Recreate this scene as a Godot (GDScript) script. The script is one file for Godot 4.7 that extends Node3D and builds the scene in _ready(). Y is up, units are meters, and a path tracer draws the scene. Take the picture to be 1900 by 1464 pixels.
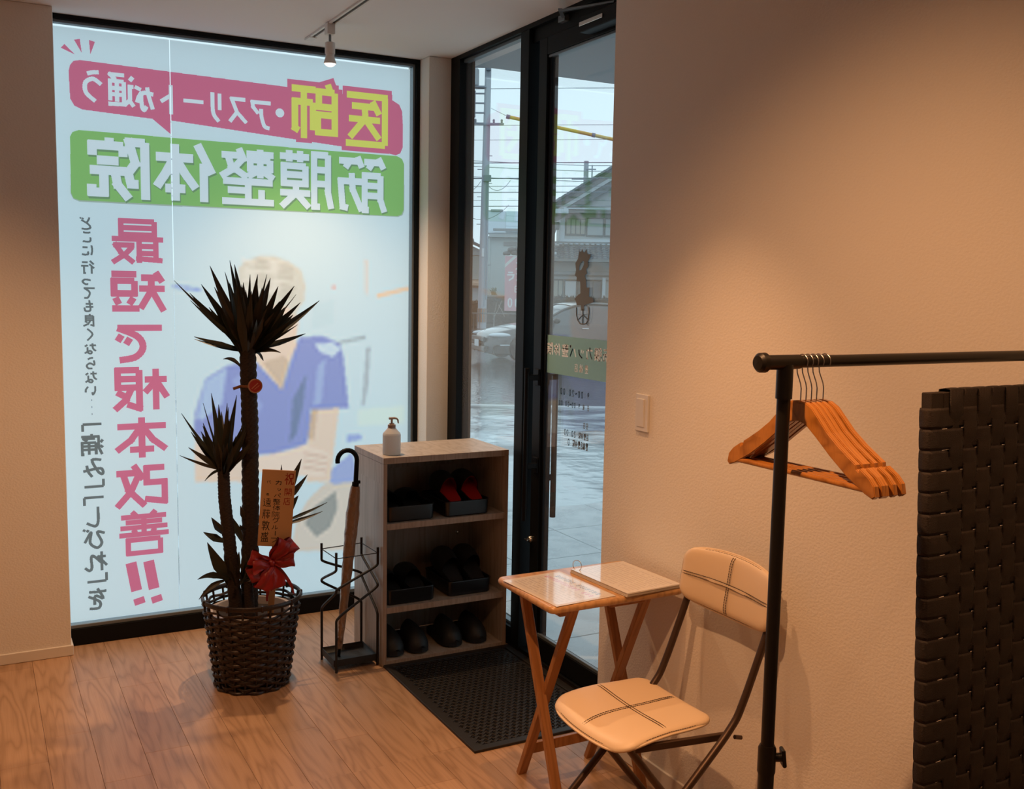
extends Node3D
# A clinic entrance: a tall film-covered window, a glazed door, plant, shoe shelf, table, chair and coat rack.
# x runs along the window wall, y is up, z points from the window into the room; metres.

const H := 2.65          # ceiling
const XD := 0.6266       # inner plane of the door wall
const XR := 0.4676       # the long plastered wall
const XW := 0.5137       # right end of the window opening
const XL := -1.1025      # left end of what the left wall leaves open
const ZF := 0.107        # front plane of the window wall
const ZR := 1.7454       # where the long wall begins
const CAM := Vector3(-1.4351, 1.592, 4.6272)
const YAW := -0.4917

var M := {}
var rng := RandomNumberGenerator.new()
var used := {}


class MB:
	# collects triangles; windings follow the normals
	var v := PackedVector3Array()
	var n := PackedVector3Array()
	var t := PackedVector2Array()

	func tri(a: Vector3, b: Vector3, c: Vector3, na: Vector3, nb: Vector3, nc: Vector3, ta := Vector2.ZERO, tb := Vector2.ZERO, tc := Vector2.ZERO) -> void:
		if (b - a).cross(c - a).dot(na + nb + nc) > 0.0:
			v.append_array([a, c, b]); n.append_array([na, nc, nb]); t.append_array([ta, tc, tb])
		else:
			v.append_array([a, b, c]); n.append_array([na, nb, nc]); t.append_array([ta, tb, tc])

	func quad(a: Vector3, b: Vector3, c: Vector3, d: Vector3, nn: Vector3) -> void:
		tri(a, b, c, nn, nn, nn); tri(a, c, d, nn, nn, nn)

	func quadn(p: Array, q: Array) -> void:
		tri(p[0], p[1], p[2], q[0], q[1], q[2]); tri(p[0], p[2], p[3], q[0], q[2], q[3])

	# box with chamfered edges
	func box(c: Vector3, size: Vector3, b := 0.0, bs := Basis.IDENTITY) -> MB:
		var h := size * 0.5
		b = minf(b, 0.49 * minf(size.x, minf(size.y, size.z)))
		var ax := [Vector3.RIGHT, Vector3.UP, Vector3.BACK]
		var pt := func(s: Vector3, k: int) -> Vector3:
			var e := h - Vector3(b, b, b)
			e[k] = h[k]
			return c + bs * (s * e)
		for k in 3:
			var i := (k + 1) % 3
			var j := (k + 2) % 3
			for sg in [-1.0, 1.0]:
				var q := []
				for w in [[-1, -1], [1, -1], [1, 1], [-1, 1]]:
					var s := Vector3.ZERO
					s[k] = sg; s[i] = w[0]; s[j] = w[1]
					q.append(pt.call(s, k))
				quad(q[0], q[1], q[2], q[3], bs * (ax[k] * sg))
			if b > 0.0:
				for si in [-1.0, 1.0]:
					for sj in [-1.0, 1.0]:
						var s0 := Vector3.ZERO
						s0[k] = -1; s0[i] = si; s0[j] = sj
						var s1 := s0
						s1[k] = 1
						var ni: Vector3 = bs * (ax[i] * si)
						var nj: Vector3 = bs * (ax[j] * sj)
						quadn([pt.call(s0, i), pt.call(s1, i), pt.call(s1, j), pt.call(s0, j)], [ni, ni, nj, nj])
		if b > 0.0:
			for sx in [-1.0, 1.0]:
				for sy in [-1.0, 1.0]:
					for sz in [-1.0, 1.0]:
						var s := Vector3(sx, sy, sz)
						tri(pt.call(s, 0), pt.call(s, 1), pt.call(s, 2), bs * Vector3(sx, 0, 0), bs * Vector3(0, sy, 0), bs * Vector3(0, 0, sz))
		return self

	# box between two corners
	func bx(a: Vector3, b: Vector3, bev := 0.0) -> MB:
		return box((a + b) * 0.5, (b - a).abs(), bev)

	# straight bar of rectangular section from a to b
	func bar(a: Vector3, b: Vector3, w: float, d: float, side := Vector3.UP, bev := 0.0) -> MB:
		var y := (b - a).normalized()
		var x := y.cross(side).normalized()
		if x.length() < 0.5:
			x = y.cross(Vector3.RIGHT).normalized()
		var z := x.cross(y).normalized()
		return box((a + b) * 0.5, Vector3(w, a.distance_to(b), d), bev, Basis(x, y, z))

	# tube along a path; r is a radius or one radius per point
	func tube(p: Array, r, sides := 10, caps := true, flat := 1.0, up := Vector3.ZERO) -> MB:
		var k := p.size()
		var fx := Vector3.ZERO
		var rows := []
		var nrm := []
		for i in k:
			var d: Vector3 = (p[mini(i + 1, k - 1)] - p[maxi(i - 1, 0)]).normalized()
			if i == 0:
				fx = up if up != Vector3.ZERO else (Vector3.UP if absf(d.y) < 0.9 else Vector3.RIGHT)
			fx = (fx - d * fx.dot(d)).normalized()
			var fy := d.cross(fx).normalized()
			var rr: float = r[i] if r is Array else r
			var row := []
			var nr := []
			for s in sides + 1:
				var a := TAU * s / sides
				var u := fx * cos(a) * flat + fy * sin(a)
				row.append(p[i] + u * rr)
				nr.append((fx * cos(a) + fy * sin(a) * flat).normalized())
			rows.append(row); nrm.append(nr)
		for i in k - 1:
			for s in sides:
				quadn([rows[i][s], rows[i][s + 1], rows[i + 1][s + 1], rows[i + 1][s]], [nrm[i][s], nrm[i][s + 1], nrm[i + 1][s + 1], nrm[i + 1][s]])
		if caps:
			for e in [0, k - 1]:
				var dn: Vector3 = (p[0] - p[1]).normalized() if e == 0 else (p[k - 1] - p[k - 2]).normalized()
				for s in sides:
					tri(p[e], rows[e][s], rows[e][s + 1], dn, dn, dn)
		return self

	# profile of (radius, height) turned about an upright axis through c
	func lathe(prof: Array, sides := 24, c := Vector3.ZERO, bs := Basis.IDENTITY) -> MB:
		for i in prof.size() - 1:
			var a: Vector2 = prof[i]
			var b: Vector2 = prof[i + 1]
			if a.distance_to(b) < 1e-6:
				continue
			var o := Vector2(b.y - a.y, a.x - b.x).normalized()
			for s in sides:
				var p := []
				var q := []
				for w in [[a, s], [a, s + 1], [b, s + 1], [b, s]]:
					var an := TAU * float(w[1]) / sides
					p.append(c + bs * Vector3(w[0].x * cos(an), w[0].y, w[0].x * sin(an)))
					q.append(bs * Vector3(o.x * cos(an), o.y, o.x * sin(an)))
				quadn(p, q)
		return self

	# flat outline (x, y) pushed out from z = -d/2 to d/2 and placed by tf
	func prism(o: PackedVector2Array, d: float, tf := Transform3D.IDENTITY) -> MB:
		var ids := Geometry2D.triangulate_polygon(o)
		for k in ids.size() / 3:
			for s in [-0.5, 0.5]:
				var q := []
				for e in 3:
					var w := o[ids[k * 3 + e]]
					q.append(tf * Vector3(w.x, w.y, d * s))
				var nn := tf.basis * Vector3(0, 0, s)
				nn = nn.normalized()
				tri(q[0], q[1], q[2], nn, nn, nn)
		var sg := -1.0 if Geometry2D.is_polygon_clockwise(o) else 1.0
		for k in o.size():
			var a := o[k]
			var b := o[(k + 1) % o.size()]
			var e := (b - a).normalized()
			var nn := (tf.basis * Vector3(e.y, -e.x, 0) * sg).normalized()
			quad(tf * Vector3(a.x, a.y, -d / 2), tf * Vector3(b.x, b.y, -d / 2), tf * Vector3(b.x, b.y, d / 2), tf * Vector3(a.x, a.y, d / 2), nn)
		return self

	# smooth sheet f(u, v) over nu by nv cells
	func sheet(f: Callable, nu: int, nv: int, flip := 1.0) -> MB:
		var p := []
		for i in nu + 1:
			for j in nv + 1:
				p.append(f.call(float(i) / nu, float(j) / nv))
		var q := []
		for i in nu + 1:
			for j in nv + 1:
				var du: Vector3 = p[mini(i + 1, nu) * (nv + 1) + j] - p[maxi(i - 1, 0) * (nv + 1) + j]
				var dv: Vector3 = p[i * (nv + 1) + mini(j + 1, nv)] - p[i * (nv + 1) + maxi(j - 1, 0)]
				q.append(du.cross(dv).normalized() * flip)
		for i in nu:
			for j in nv:
				var a := i * (nv + 1) + j
				var c := a + nv + 1
				var ta := Vector2(float(i) / nu, float(j) / nv)
				var ex := Vector2(1.0 / nu, 0)
				var ey := Vector2(0, 1.0 / nv)
				tri(p[a], p[c], p[c + 1], q[a], q[c], q[c + 1], ta, ta + ex, ta + ex + ey)
				tri(p[a], p[c + 1], p[a + 1], q[a], q[c + 1], q[a + 1], ta, ta + ex + ey, ta + ey)
		return self

	func ball(c: Vector3, r: Vector3, nu := 12, nv := 8) -> MB:
		return sheet(func(u: float, w: float) -> Vector3:
			var a := u * TAU
			var b := (w - 0.5) * PI
			return c + Vector3(cos(a) * cos(b) * r.x, sin(b) * r.y, sin(a) * cos(b) * r.z), nu, nv, -1.0)

	func mesh() -> ArrayMesh:
		var m := ArrayMesh.new()
		var ar := []
		ar.resize(Mesh.ARRAY_MAX)
		ar[Mesh.ARRAY_VERTEX] = v
		ar[Mesh.ARRAY_NORMAL] = n
		ar[Mesh.ARRAY_TEX_UV] = t
		m.add_surface_from_arrays(Mesh.PRIMITIVE_TRIANGLES, ar)
		return m


class Paint:
	# fills shapes into an Image, row by row; s is pixels per unit
	var im: Image
	var s := 1.0

	func poly(p: PackedVector2Array, c: Color) -> void:
		var lo := 1e9
		var hi := -1e9
		for q in p:
			lo = minf(lo, q.y * s); hi = maxf(hi, q.y * s)
		for y in range(maxi(0, int(floor(lo))), mini(im.get_height(), int(ceil(hi)) + 1)):
			var yy := y + 0.5
			var xs := PackedFloat32Array()
			for k in p.size():
				var a := p[k] * s
				var b := p[(k + 1) % p.size()] * s
				if (a.y <= yy) != (b.y <= yy):
					xs.append(a.x + (yy - a.y) / (b.y - a.y) * (b.x - a.x))
			xs.sort()
			for k in xs.size() / 2:
				var x0 := int(round(xs[2 * k]))
				var x1 := int(round(xs[2 * k + 1]))
				if x1 > x0:
					im.fill_rect(Rect2i(x0, y, x1 - x0, 1), c)

	func disc(p: Vector2, r: float, c: Color) -> void:
		var q := PackedVector2Array()
		for k in 20:
			q.append(p + Vector2(cos(TAU * k / 20), sin(TAU * k / 20)) * r)
		poly(q, c)


const GLYPH := {
	"医": "0810-9210 1410-1492 1492-9492 4018-2640 3628-8228 2450-8850 5628-5450-2682 5852-8682",
	"師": "2602-2016 1216-1292 1216-4416-4442-1242 1256-4656-4686-1286 5014-9814 7414-7499 5636-5684 5636-9236-9282-8486",
	"ア": "1014-9014-8630-6450 ~5236-5060-3888-2094", "ス": "1618-8018-5660-1292 5660-9092", "リ": "2810-2862 ~7008-7054-6278-3696",
	"ー": "0850-9250", "ト": "3604-3696 3636-8658", "が": "~0630-6630-6878-5894-4684 ~3806-3040-1090 ~7028-8446-9264 7806-8620 9002-9816",
	"通": "3808-9008-7022 4026-9026-9082 4026-4084 4046-9046 4064-9064 6526-6584 0610-1822 0438-1838-1876 0494-2078-3690-9892",
	"う": "~3008-5010-6814 ~1844-5030-8044-7874-4298",
	"筋": "1802-0820 1410-4610 3010-3822 6002-5220 5610-9610 7610-8422 1434-1476-0698 1434-4634-4696-3896 1452-4652 1470-4670 5246-9446-9092-8094 7232-7060-5298",
	"膜": "1006-1070-0498 1006-3606-3696-2696 1032-3632 1056-3656 4612-9812 6202-6220 8202-8220 5228-9228-9258-5258-5228 5243-9243 4474-9874 7060-7074-4698 7276-9698",
	"整": "0410-5210 1020-4620-4636-1036-1020 2802-2852 2638-0452 3038-5050 6602-5624 6214-9614 8614-8034-5252 6222-7638-9852 0660-9460 5060-5094 5076-8676 2674-2694 0496-9696",
	"体": "3002-0650 2034-2098 3826-9826 6804-6898 6628-5054-3476 7028-8454-9876 5278-8478",
	"院": "0806-0898 0806-3406-2440-3656-3274-2074 6602-6614 4414-9414-9430 4414-4430 5238-8638 4054-9854 5854-5476-3698 7654-7690-9690-9678",
	"最": "2004-8004-8034-2034-2004 2019-8019 0444-9644 1844-1892 4844-4898 1860-4860 1876-4876 0692-5488 5658-9058-8076-5898 6062-7480-9698",
	"短": "2002-0826 1416-4616 0442-5042 2816-2844-0696 2846-4890 5408-9808 5824-9424-9454-5854-5824 6064-6880 9264-8680 5090-9890",
	"で": "~0614-5014-9214 ~9214-5436-4464-5888-8896 6840-7656 8432-9248",
	"根": "0428-4428 2404-2498 2430-0470 2634-4458 5406-9206-9246-5446 5426-9226 5406-5494-7684 9456-7470 6848-7874-9896",
	"本": "0624-9424 5004-5098 4826-3056-0680 5226-7056-9680 2878-7278",
	"改": "0810-4210-4244-0844-0890-4682 6602-4836 5820-9820 8620-7660-4698 5828-7264-9898",
	"善": "2802-3612 7202-6412 0814-9214 1626-8426 0638-9438 5014-5052 3042-3450 7042-6650 0454-9654 2066-8066-8096-2096-2066",
	"!": "4204-3066 2682-2296 8404-7266 6882-6496",
	"ど": "~2806-3422-4440 ~8624-3856-2284-4896-8494 7208-7818 8804-9414", "こ": "~2018-5020-7818 ~1860-1884-3894-8690",
	"に": "~1608-1050-1894 4626-8626 ~4466-4486-6692-9088", "行": "3604-0830 4028-0658 2442-2498 5016-9216 4642-9842 7842-7894-6494",
	"っ": "~1850-6844-8866-6890-4492", "て": "~0816-5014-9014 ~9014-5240-4866-6492-8694", "も": "~4804-4060-4490-7692-8666 2034-7634 1658-7658",
	"良": "5002-5016 2416-7816-7850-2450 2434-7834 2416-2494-4686 8458-6668 4450-6280-9696", "く": "~7206-2848-7496",
	"な": "~0824-3026-5024 ~3206-2850-0872 6820-8834 ~6840-6684-4694-3882-5472-9092", "ら": "~3008-5010-6818 ~2228-1864-5452-8070-6892-3694",
	"い": "~1618-1860-3490-4072 ~7222-8846-9068", "…": "4810-5310 4848-5348 4886-5386", "﹁": "0814-9214 9214-9298", "﹂": "0802-0886 0886-9286",
	"痛": "5202-5212 1814-9814 2214-2266-0898 0430-1442 0466-1656 3824-8824-7236 3442-3498 3442-9442-9496-8696 3458-9458 3474-9474 6436-6498",
	"み": "~1414-5414-3070-1284-0870-2456-9468 ~7840-7270-5696", "し": "~2804-2870-4494-8878", "び": "~0626-3820-2070-4094-7070-6620-9468 7606-8416 9202-9812",
	"れ": "2604-2698 0828-4028-0474 ~2660-6024-7034-6878-7894-9680", "を": "~0818-5020-8618 ~4804-2450-5838-6278 ~9038-4066-4494-8694",
	"カ": "1028-8828-8492-6890 ~4804-4450-1296", "ッ": "1836-2858 4230-5054 ~8432-7470-3494", "パ": "3430-0892 ~5630-7460-9292 7812-8606-9412-8620-7812",
	"豊": "2008-8008-8036-2036-2008 4002-4036 6002-6036 2022-8022 0844-9244 2454-7654-7676-2476-2454 3480-3890 6680-6290 0695-9495",
	"橋": "0428-4028 2204-2298 2230-0470 2436-3854 8604-5212 4822-9822 7022-5042 7024-9842 5846-8446-8458-5858-5846 4898-4866-9866-9896 6076-8276-8290-6090-6076",
	"店": "5002-5014 1014-9414 1414-1460-0498 5426-5456 5438-8838 3258-8458-8494-3294-3258",
	"祝": "2204-2816 0824-4024-0466 2444-2498 2850-4262 5210-9010-9044-5244-5210 6246-6070-4696 7646-7692-9692-9676",
	"開": "0806-0898 0806-4006-4036-0836 0820-4020 6006-9206-9296-8696 6006-6036-9236 6020-9220 2650-7450 2066-8066 4250-4074-3092 6050-6094",
	"グ": "3606-0844 3216-8416-7260-2896 7604-8414 9000-9810", "ル": "~3012-2860-0894 6208-6290-9660", "｜": "5010-5290", "プ": "1020-8020-7456-3096 8408-9202-9908-9216-8408",
	"代": "3004-0848 1838-1898 3830-9822 ~6204-6858-9498-9878 8004-9014", "表": "1414-8614 5002-5042 2028-8028 0644-9444 4646-0674 3462-3492-5686 8256-6266 5048-6876-9696",
	"遠": "4010-8610 6402-6430 3428-9628 4440-8640-8656-4456-4440 6458-4074 6464-6486 6660-9484 8660-7468 0808-1820 0436-1836-1876 0494-2078-3892-9892",
	"藤": "0612-9612 3202-3222 6802-6822 1230-1274-0498 1230-3430-3498-2698 1248-3448 1264-3464 5028-5636 9028-8236 4442-9842 6826-6656-4474 7058-9674 7062-7098 5274-6088 8474-8088",
	"敦": "3002-3014 0616-5616 1626-4626-4640-1640-1626 1452-4852-3062 3062-3096-2294 0676-5670 6804-5636 6220-9820 8820-7860-5298 6030-7464-9898",
	"盛": "0818-9418 1818-1848-0866 2032-4232-4252-3254 ~5404-6040-9064 8626-5258 7804-8612 1868-8468 1868-1894 4068-4094 6268-6294 8468-8494 0496-9696",
	"ラ": "2012-8012 1036-8836-7868-3096", "ン": "1820-3836 ~9030-6876-1692", "日": "2010-8010-8092-2092-2010 2050-8050",
	"0": "~5008-2426-2474-5094-7674-7626-5008", "1": "3022-5208-5294", "2": "~2230-4808-7630-5260-2094 2094-8294", "3": "~2414-6410-6444-4048 ~4048-7854-6890-2286", "9": "~7630-5008-2432-5052-7630 7630-7060-4694", ":": "4634-5434 4674-5474", "~": "~0856-3042-6458-9244",
}


# strokes of a glyph as lists of points on a unit square, y down
func strokes(ch: String) -> Array:
	var out := []
	for st in GLYPH[ch].split(" "):
		var smooth: bool = st.begins_with("~")
		var p := []
		for w in st.trim_prefix("~").split("-"):
			p.append(Vector2(float(w.left(2)), float(w.right(2))) / 100.0)
		if smooth and p.size() > 2:
			var q := []
			for i in p.size() - 1:
				var a: Vector2 = p[maxi(i - 1, 0)]
				var d: Vector2 = p[mini(i + 2, p.size() - 1)]
				for k in 5:
					q.append(p[i].cubic_interpolate(p[i + 1], a, d, k / 5.0))
			q.append(p[-1])
			p = q
		out.append(p)
	return out


# the strokes of a glyph in a box as quads; mirrored when seen from behind
func glyph_quads(ch: String, at: Vector2, size: Vector2, w: float, mirror := true, grow := 0.0) -> Array:
	var out := []
	for p in strokes(ch):
		for i in p.size() - 1:
			var a: Vector2 = p[i]
			var b: Vector2 = p[i + 1]
			if mirror:
				a.x = 1 - a.x; b.x = 1 - b.x
			a = at + a * size; b = at + b * size
			var d := (b - a).normalized()
			var c := Vector2(-d.y, d.x) * (w * 0.5 + grow)
			var e0 := grow if i == 0 else w * 0.42 + grow
			var e1 := grow if i == p.size() - 2 else w * 0.42 + grow
			if p.size() == 2:
				e0 = grow; e1 = grow
			out.append(PackedVector2Array([a - d * e0 + c, b + d * e1 + c, b + d * e1 - c, a - d * e0 - c]))
	return out


func pts(s: String, k := 1.0) -> PackedVector2Array:
	var o := PackedVector2Array()
	for w in s.split(" "):
		var c := w.split(",")
		o.append(Vector2(float(c[0]), float(c[1])) * k)
	return o


func vecs(a: Array) -> Array:
	return a


# ---------------------------------------------------------------- naming

func numbered(called: String) -> String:
	var k: int = used.get(called, 0)
	used[called] = k + 1
	return called if k == 0 else "%s_%03d" % [called, k]


func tag(o: Node3D, label: String, category: String, group := "") -> Node3D:
	o.set_meta("label", label)
	o.set_meta("category", category)
	if group:
		o.set_meta("group", group)
	return o


func thing(called: String, label: String, category: String, at := Vector3.ZERO, turn := 0.0, group := "") -> Node3D:
	var o := Node3D.new()
	o.name = numbered(called)
	add_child(o)
	o.position = at
	o.rotation.y = turn
	return tag(o, label, category, group)


func obj(called: String, mb, m: Material, parent: Node3D = null, label := "") -> MeshInstance3D:
	var o := MeshInstance3D.new()
	o.mesh = mb.mesh() if mb is MB else mb
	o.material_override = m
	if parent:
		o.name = called
		parent.add_child(o, true)
	else:
		o.name = numbered(called)
		add_child(o)
	if label:
		o.set_meta("label", label)
	return o


func struct(called: String, mb, m: Material, parent: Node3D = null) -> MeshInstance3D:
	var o := obj(called, mb, m, parent)
	if parent == null:
		o.set_meta("kind", "structure")
	return o


func dup(src: Node3D, label: String, at: Vector3, turn := 0.0) -> Node3D:
	var o: Node3D = src.duplicate()
	o.name = numbered(String(src.name).rstrip("0123456789").trim_suffix("_"))
	add_child(o)
	o.position = at
	o.rotation.y = turn
	o.set_meta("label", label)
	return o


# ---------------------------------------------------------------- materials

func lin(r: float, g: float, b: float) -> Color:
	return Color(r, g, b).linear_to_srgb()


func mat(c: Color, rough := 0.6, metal := 0.0, spec := 0.5) -> StandardMaterial3D:
	var m := StandardMaterial3D.new()
	m.albedo_color = c
	m.roughness = rough
	m.metallic = metal
	m.metallic_specular = spec
	return m


func noise_tex(freq: float, seed_: int, oct := 4, normal := false, size := 512, strength := 4.0, kind := FastNoiseLite.TYPE_SIMPLEX_SMOOTH) -> NoiseTexture2D:
	var f := FastNoiseLite.new()
	f.noise_type = kind
	f.seed = seed_
	f.frequency = freq
	f.fractal_octaves = oct
	var t := NoiseTexture2D.new()
	t.width = size; t.height = size
	t.seamless = true
	t.noise = f
	t.as_normal_map = normal
	t.bump_strength = strength
	return t


# wood grain: rings drawn out along v; tones between 1 and lo
func grain_tex(seed_: int, w: int, h: int, rings: float, wob: float, lo: float, fine := 0.12) -> ImageTexture:
	var f := FastNoiseLite.new()
	f.seed = seed_; f.frequency = 0.006; f.fractal_octaves = 3
	var g := FastNoiseLite.new()
	g.seed = seed_ + 7; g.frequency = 0.11; g.fractal_octaves = 2
	var im := Image.create(w, h, false, Image.FORMAT_RGB8)
	for y in h:
		var wy: float = 0.5 - 0.5 * cos(TAU * y / h)   # fades the two ends into one another
		for x in w:
			var a := f.get_noise_2d(x, y * 0.22)
			var b := f.get_noise_2d(x, (y - h) * 0.22)
			var nn := lerpf(b, a, wy) if y < h / 2 else lerpf(f.get_noise_2d(x, (y - h) * 0.22), a, wy)
			var ring := fposmod(float(x) / w * rings + nn * wob, 1.0)
			ring = pow(absf(ring * 2.0 - 1.0), 2.2)
			var fi := g.get_noise_2d(x, y * 0.03)
			var k := clampf(1.0 - (1.0 - lo) * ring - fine * absf(fi), 0.0, 1.0)
			im.set_pixel(x, y, Color(k, pow(k, 1.15), pow(k, 1.4)))
	return ImageTexture.create_from_image(im)


func wood(c: Color, tex: Texture2D, scale: Vector3, rough := 0.45, world := false) -> StandardMaterial3D:
	var m := mat(c, rough)
	m.albedo_texture = tex
	m.uv1_triplanar = true
	m.uv1_world_triplanar = world
	m.uv1_scale = scale
	m.uv1_triplanar_sharpness = 6.0
	return m


func _ready() -> void:
	rng.seed = 7
	# ---- camera, sky, exposure
	var cam := Camera3D.new()
	cam.name = "camera"
	add_child(cam)
	cam.position = CAM
	cam.rotation = Vector3(-0.1084, YAW, 0.0179)
	cam.fov = rad_to_deg(2.0 * atan(732.0 / 1882.9))
	cam.near = 0.05
	cam.far = 400.0
	cam.current = true
	var env := Environment.new()
	var sky := Sky.new()
	var sm := ProceduralSkyMaterial.new()
	sm.sky_top_color = lin(0.74, 0.98, 1.08)
	sm.sky_horizon_color = lin(0.83, 1.10, 1.22)
	sm.sky_curve = 0.25
	sm.ground_bottom_color = lin(0.25, 0.28, 0.30)
	sm.ground_horizon_color = lin(0.55, 0.70, 0.76)
	sm.sun_angle_max = 1.0
	sky.sky_material = sm
	env.background_mode = Environment.BG_SKY
	env.sky = sky
	env.tonemap_mode = Environment.TONE_MAPPER_LINEAR
	env.tonemap_exposure = 1.0
	env.sdfgi_enabled = true
	env.ssao_enabled = true
	env.ssil_enabled = true
	var we := WorldEnvironment.new()
	we.name = "world_environment"
	we.environment = env
	add_child(we)

	materials()
	room()
	window()
	door()
	lamps()
	plant()
	umbrella()
	shoe_shelf()
	mat_and_table()
	chair()
	rack()
	screen()
	outside()


func materials() -> void:
	var plaster_n := noise_tex(0.05, 3, 3, true, 512, 2.2)
	var wall := mat(lin(0.78, 0.735, 0.67), 0.85, 0.0, 0.25)
	wall.normal_enabled = true
	wall.normal_texture = plaster_n
	wall.normal_scale = 0.55
	wall.uv1_triplanar = true
	wall.uv1_scale = Vector3(3.2, 4.2, 3.2)
	M.wall = wall
	M.ceiling = mat(lin(0.84, 0.82, 0.80), 0.9, 0.0, 0.2)
	M.base = mat(lin(0.72, 0.66, 0.58), 0.5)
	M.black = mat(lin(0.0045, 0.005, 0.0055), 0.5, 0.0, 0.28)
	M.blackmat = mat(lin(0.008, 0.008, 0.008), 0.55)
	M.grey = mat(lin(0.16, 0.19, 0.21), 0.35, 0.4)
	M.white = mat(lin(0.72, 0.70, 0.67), 0.45)
	M.concrete = mat(lin(0.36, 0.38, 0.39), 0.8)
	M.steel = mat(lin(0.62, 0.60, 0.56), 0.25, 1.0)
	var glass := mat(Color(1, 1, 1, 0.04), 0.0)
	glass.transparency = BaseMaterial3D.TRANSPARENCY_ALPHA
	M.glass = glass
	M.oak = grain_tex(21, 384, 1024, 3.2, 2.6, 0.88, 0.06)
	M.pine = grain_tex(5, 256, 512, 5.0, 1.4, 0.80)


func room() -> void:
	struct("floor", MB.new().bx(Vector3(-3.5, -0.12, -0.15), Vector3(0.78, -0.014, 6.7)), mat(lin(0.12, 0.07, 0.04), 0.8))
	var fl: Node3D = get_node("floor")
	var tones := []
	for k in [1.0, 0.95, 1.05, 0.91]:
		tones.append(wood(lin(0.47 * k, 0.285 * k, 0.165 * k), M.oak, Vector3(3.3, 1.0, 0.62), 0.36, true))
	var w := 0.145
	var meshes := {}
	for i in range(-18, 12):
		var x0 := -0.965 + w * i
		if x0 + w < -3.5 or x0 > 0.62:
			continue
		var z := -0.06 - fposmod(i * 0.53, 1.0) * 0.9
		while z < 6.6:
			var len := 0.91 if (i + int(z * 7.0)) % 3 else 0.62
			var a := maxf(z, -0.06)
			var b := minf(z + len, 6.6)
			if b - a > 0.03:
				var key := "%.3f" % (b - a)
				if not meshes.has(key):
					meshes[key] = MB.new().box(Vector3(0, -0.007, 0), Vector3(w - 0.0006, 0.014, b - a - 0.0006), 0.0007).mesh()
				var o := obj("plank", meshes[key], tones[rng.randi() % 4], fl)
				o.position = Vector3(x0 + w / 2, 0, (a + b) / 2)
			z += len
	struct("ceiling", MB.new().bx(Vector3(-3.6, H, -0.15), Vector3(0.8, H + 0.15, 6.8)), M.ceiling)
	var wl := MB.new().bx(Vector3(-3.6, 0, 0.004), Vector3(XL, H, ZF), 0.003).bx(Vector3(-3.6, -0.1, -0.15), Vector3(-1.2, H, 0.004))
	struct("wall_left", wl, M.wall)
	struct("wall_corner", MB.new().bx(Vector3(XW, -0.1, -0.15), Vector3(XD + 0.12, H, ZF), 0.003), M.wall)
	struct("wall_right", MB.new().bx(Vector3(XR, -0.02, ZR), Vector3(0.62, H, 6.7), 0.004).bx(Vector3(0.62, -0.1, 1.96), Vector3(0.8, H, 6.7)), M.wall)
	struct("wall_back", MB.new().bx(Vector3(-3.6, -0.1, 6.6), Vector3(0.8, H, 6.8)), M.wall)
	struct("wall_side", MB.new().bx(Vector3(-3.7, -0.1, -0.15), Vector3(-3.5, H, 6.8)), M.wall)
	struct("baseboard_left", MB.new().bx(Vector3(-3.5, 0, ZF - 0.002), Vector3(XL + 0.008, 0.045, ZF + 0.008), 0.003).bx(Vector3(XL - 0.001, 0, 0.01), Vector3(XL + 0.008, 0.045, ZF), 0.002), M.base)
	struct("baseboard_right", MB.new().bx(Vector3(XR - 0.008, 0, ZR), Vector3(XR + 0.002, 0.06, 6.6), 0.003), M.base)
	# light switch on the long wall
	var s := thing("light_switch", "cream wall switch with one wide rocker on the long plastered wall", "switch", Vector3(XR, 1.188, 1.972))
	obj("plate", MB.new().box(Vector3(-0.004, 0, 0), Vector3(0.008, 0.12, 0.070), 0.002), M.white, s)
	obj("rocker", MB.new().box(Vector3(-0.0085, 0.0, -0.004), Vector3(0.006, 0.092, 0.042), 0.002, Basis(Vector3.BACK, 0.03)), M.white, s)


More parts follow.
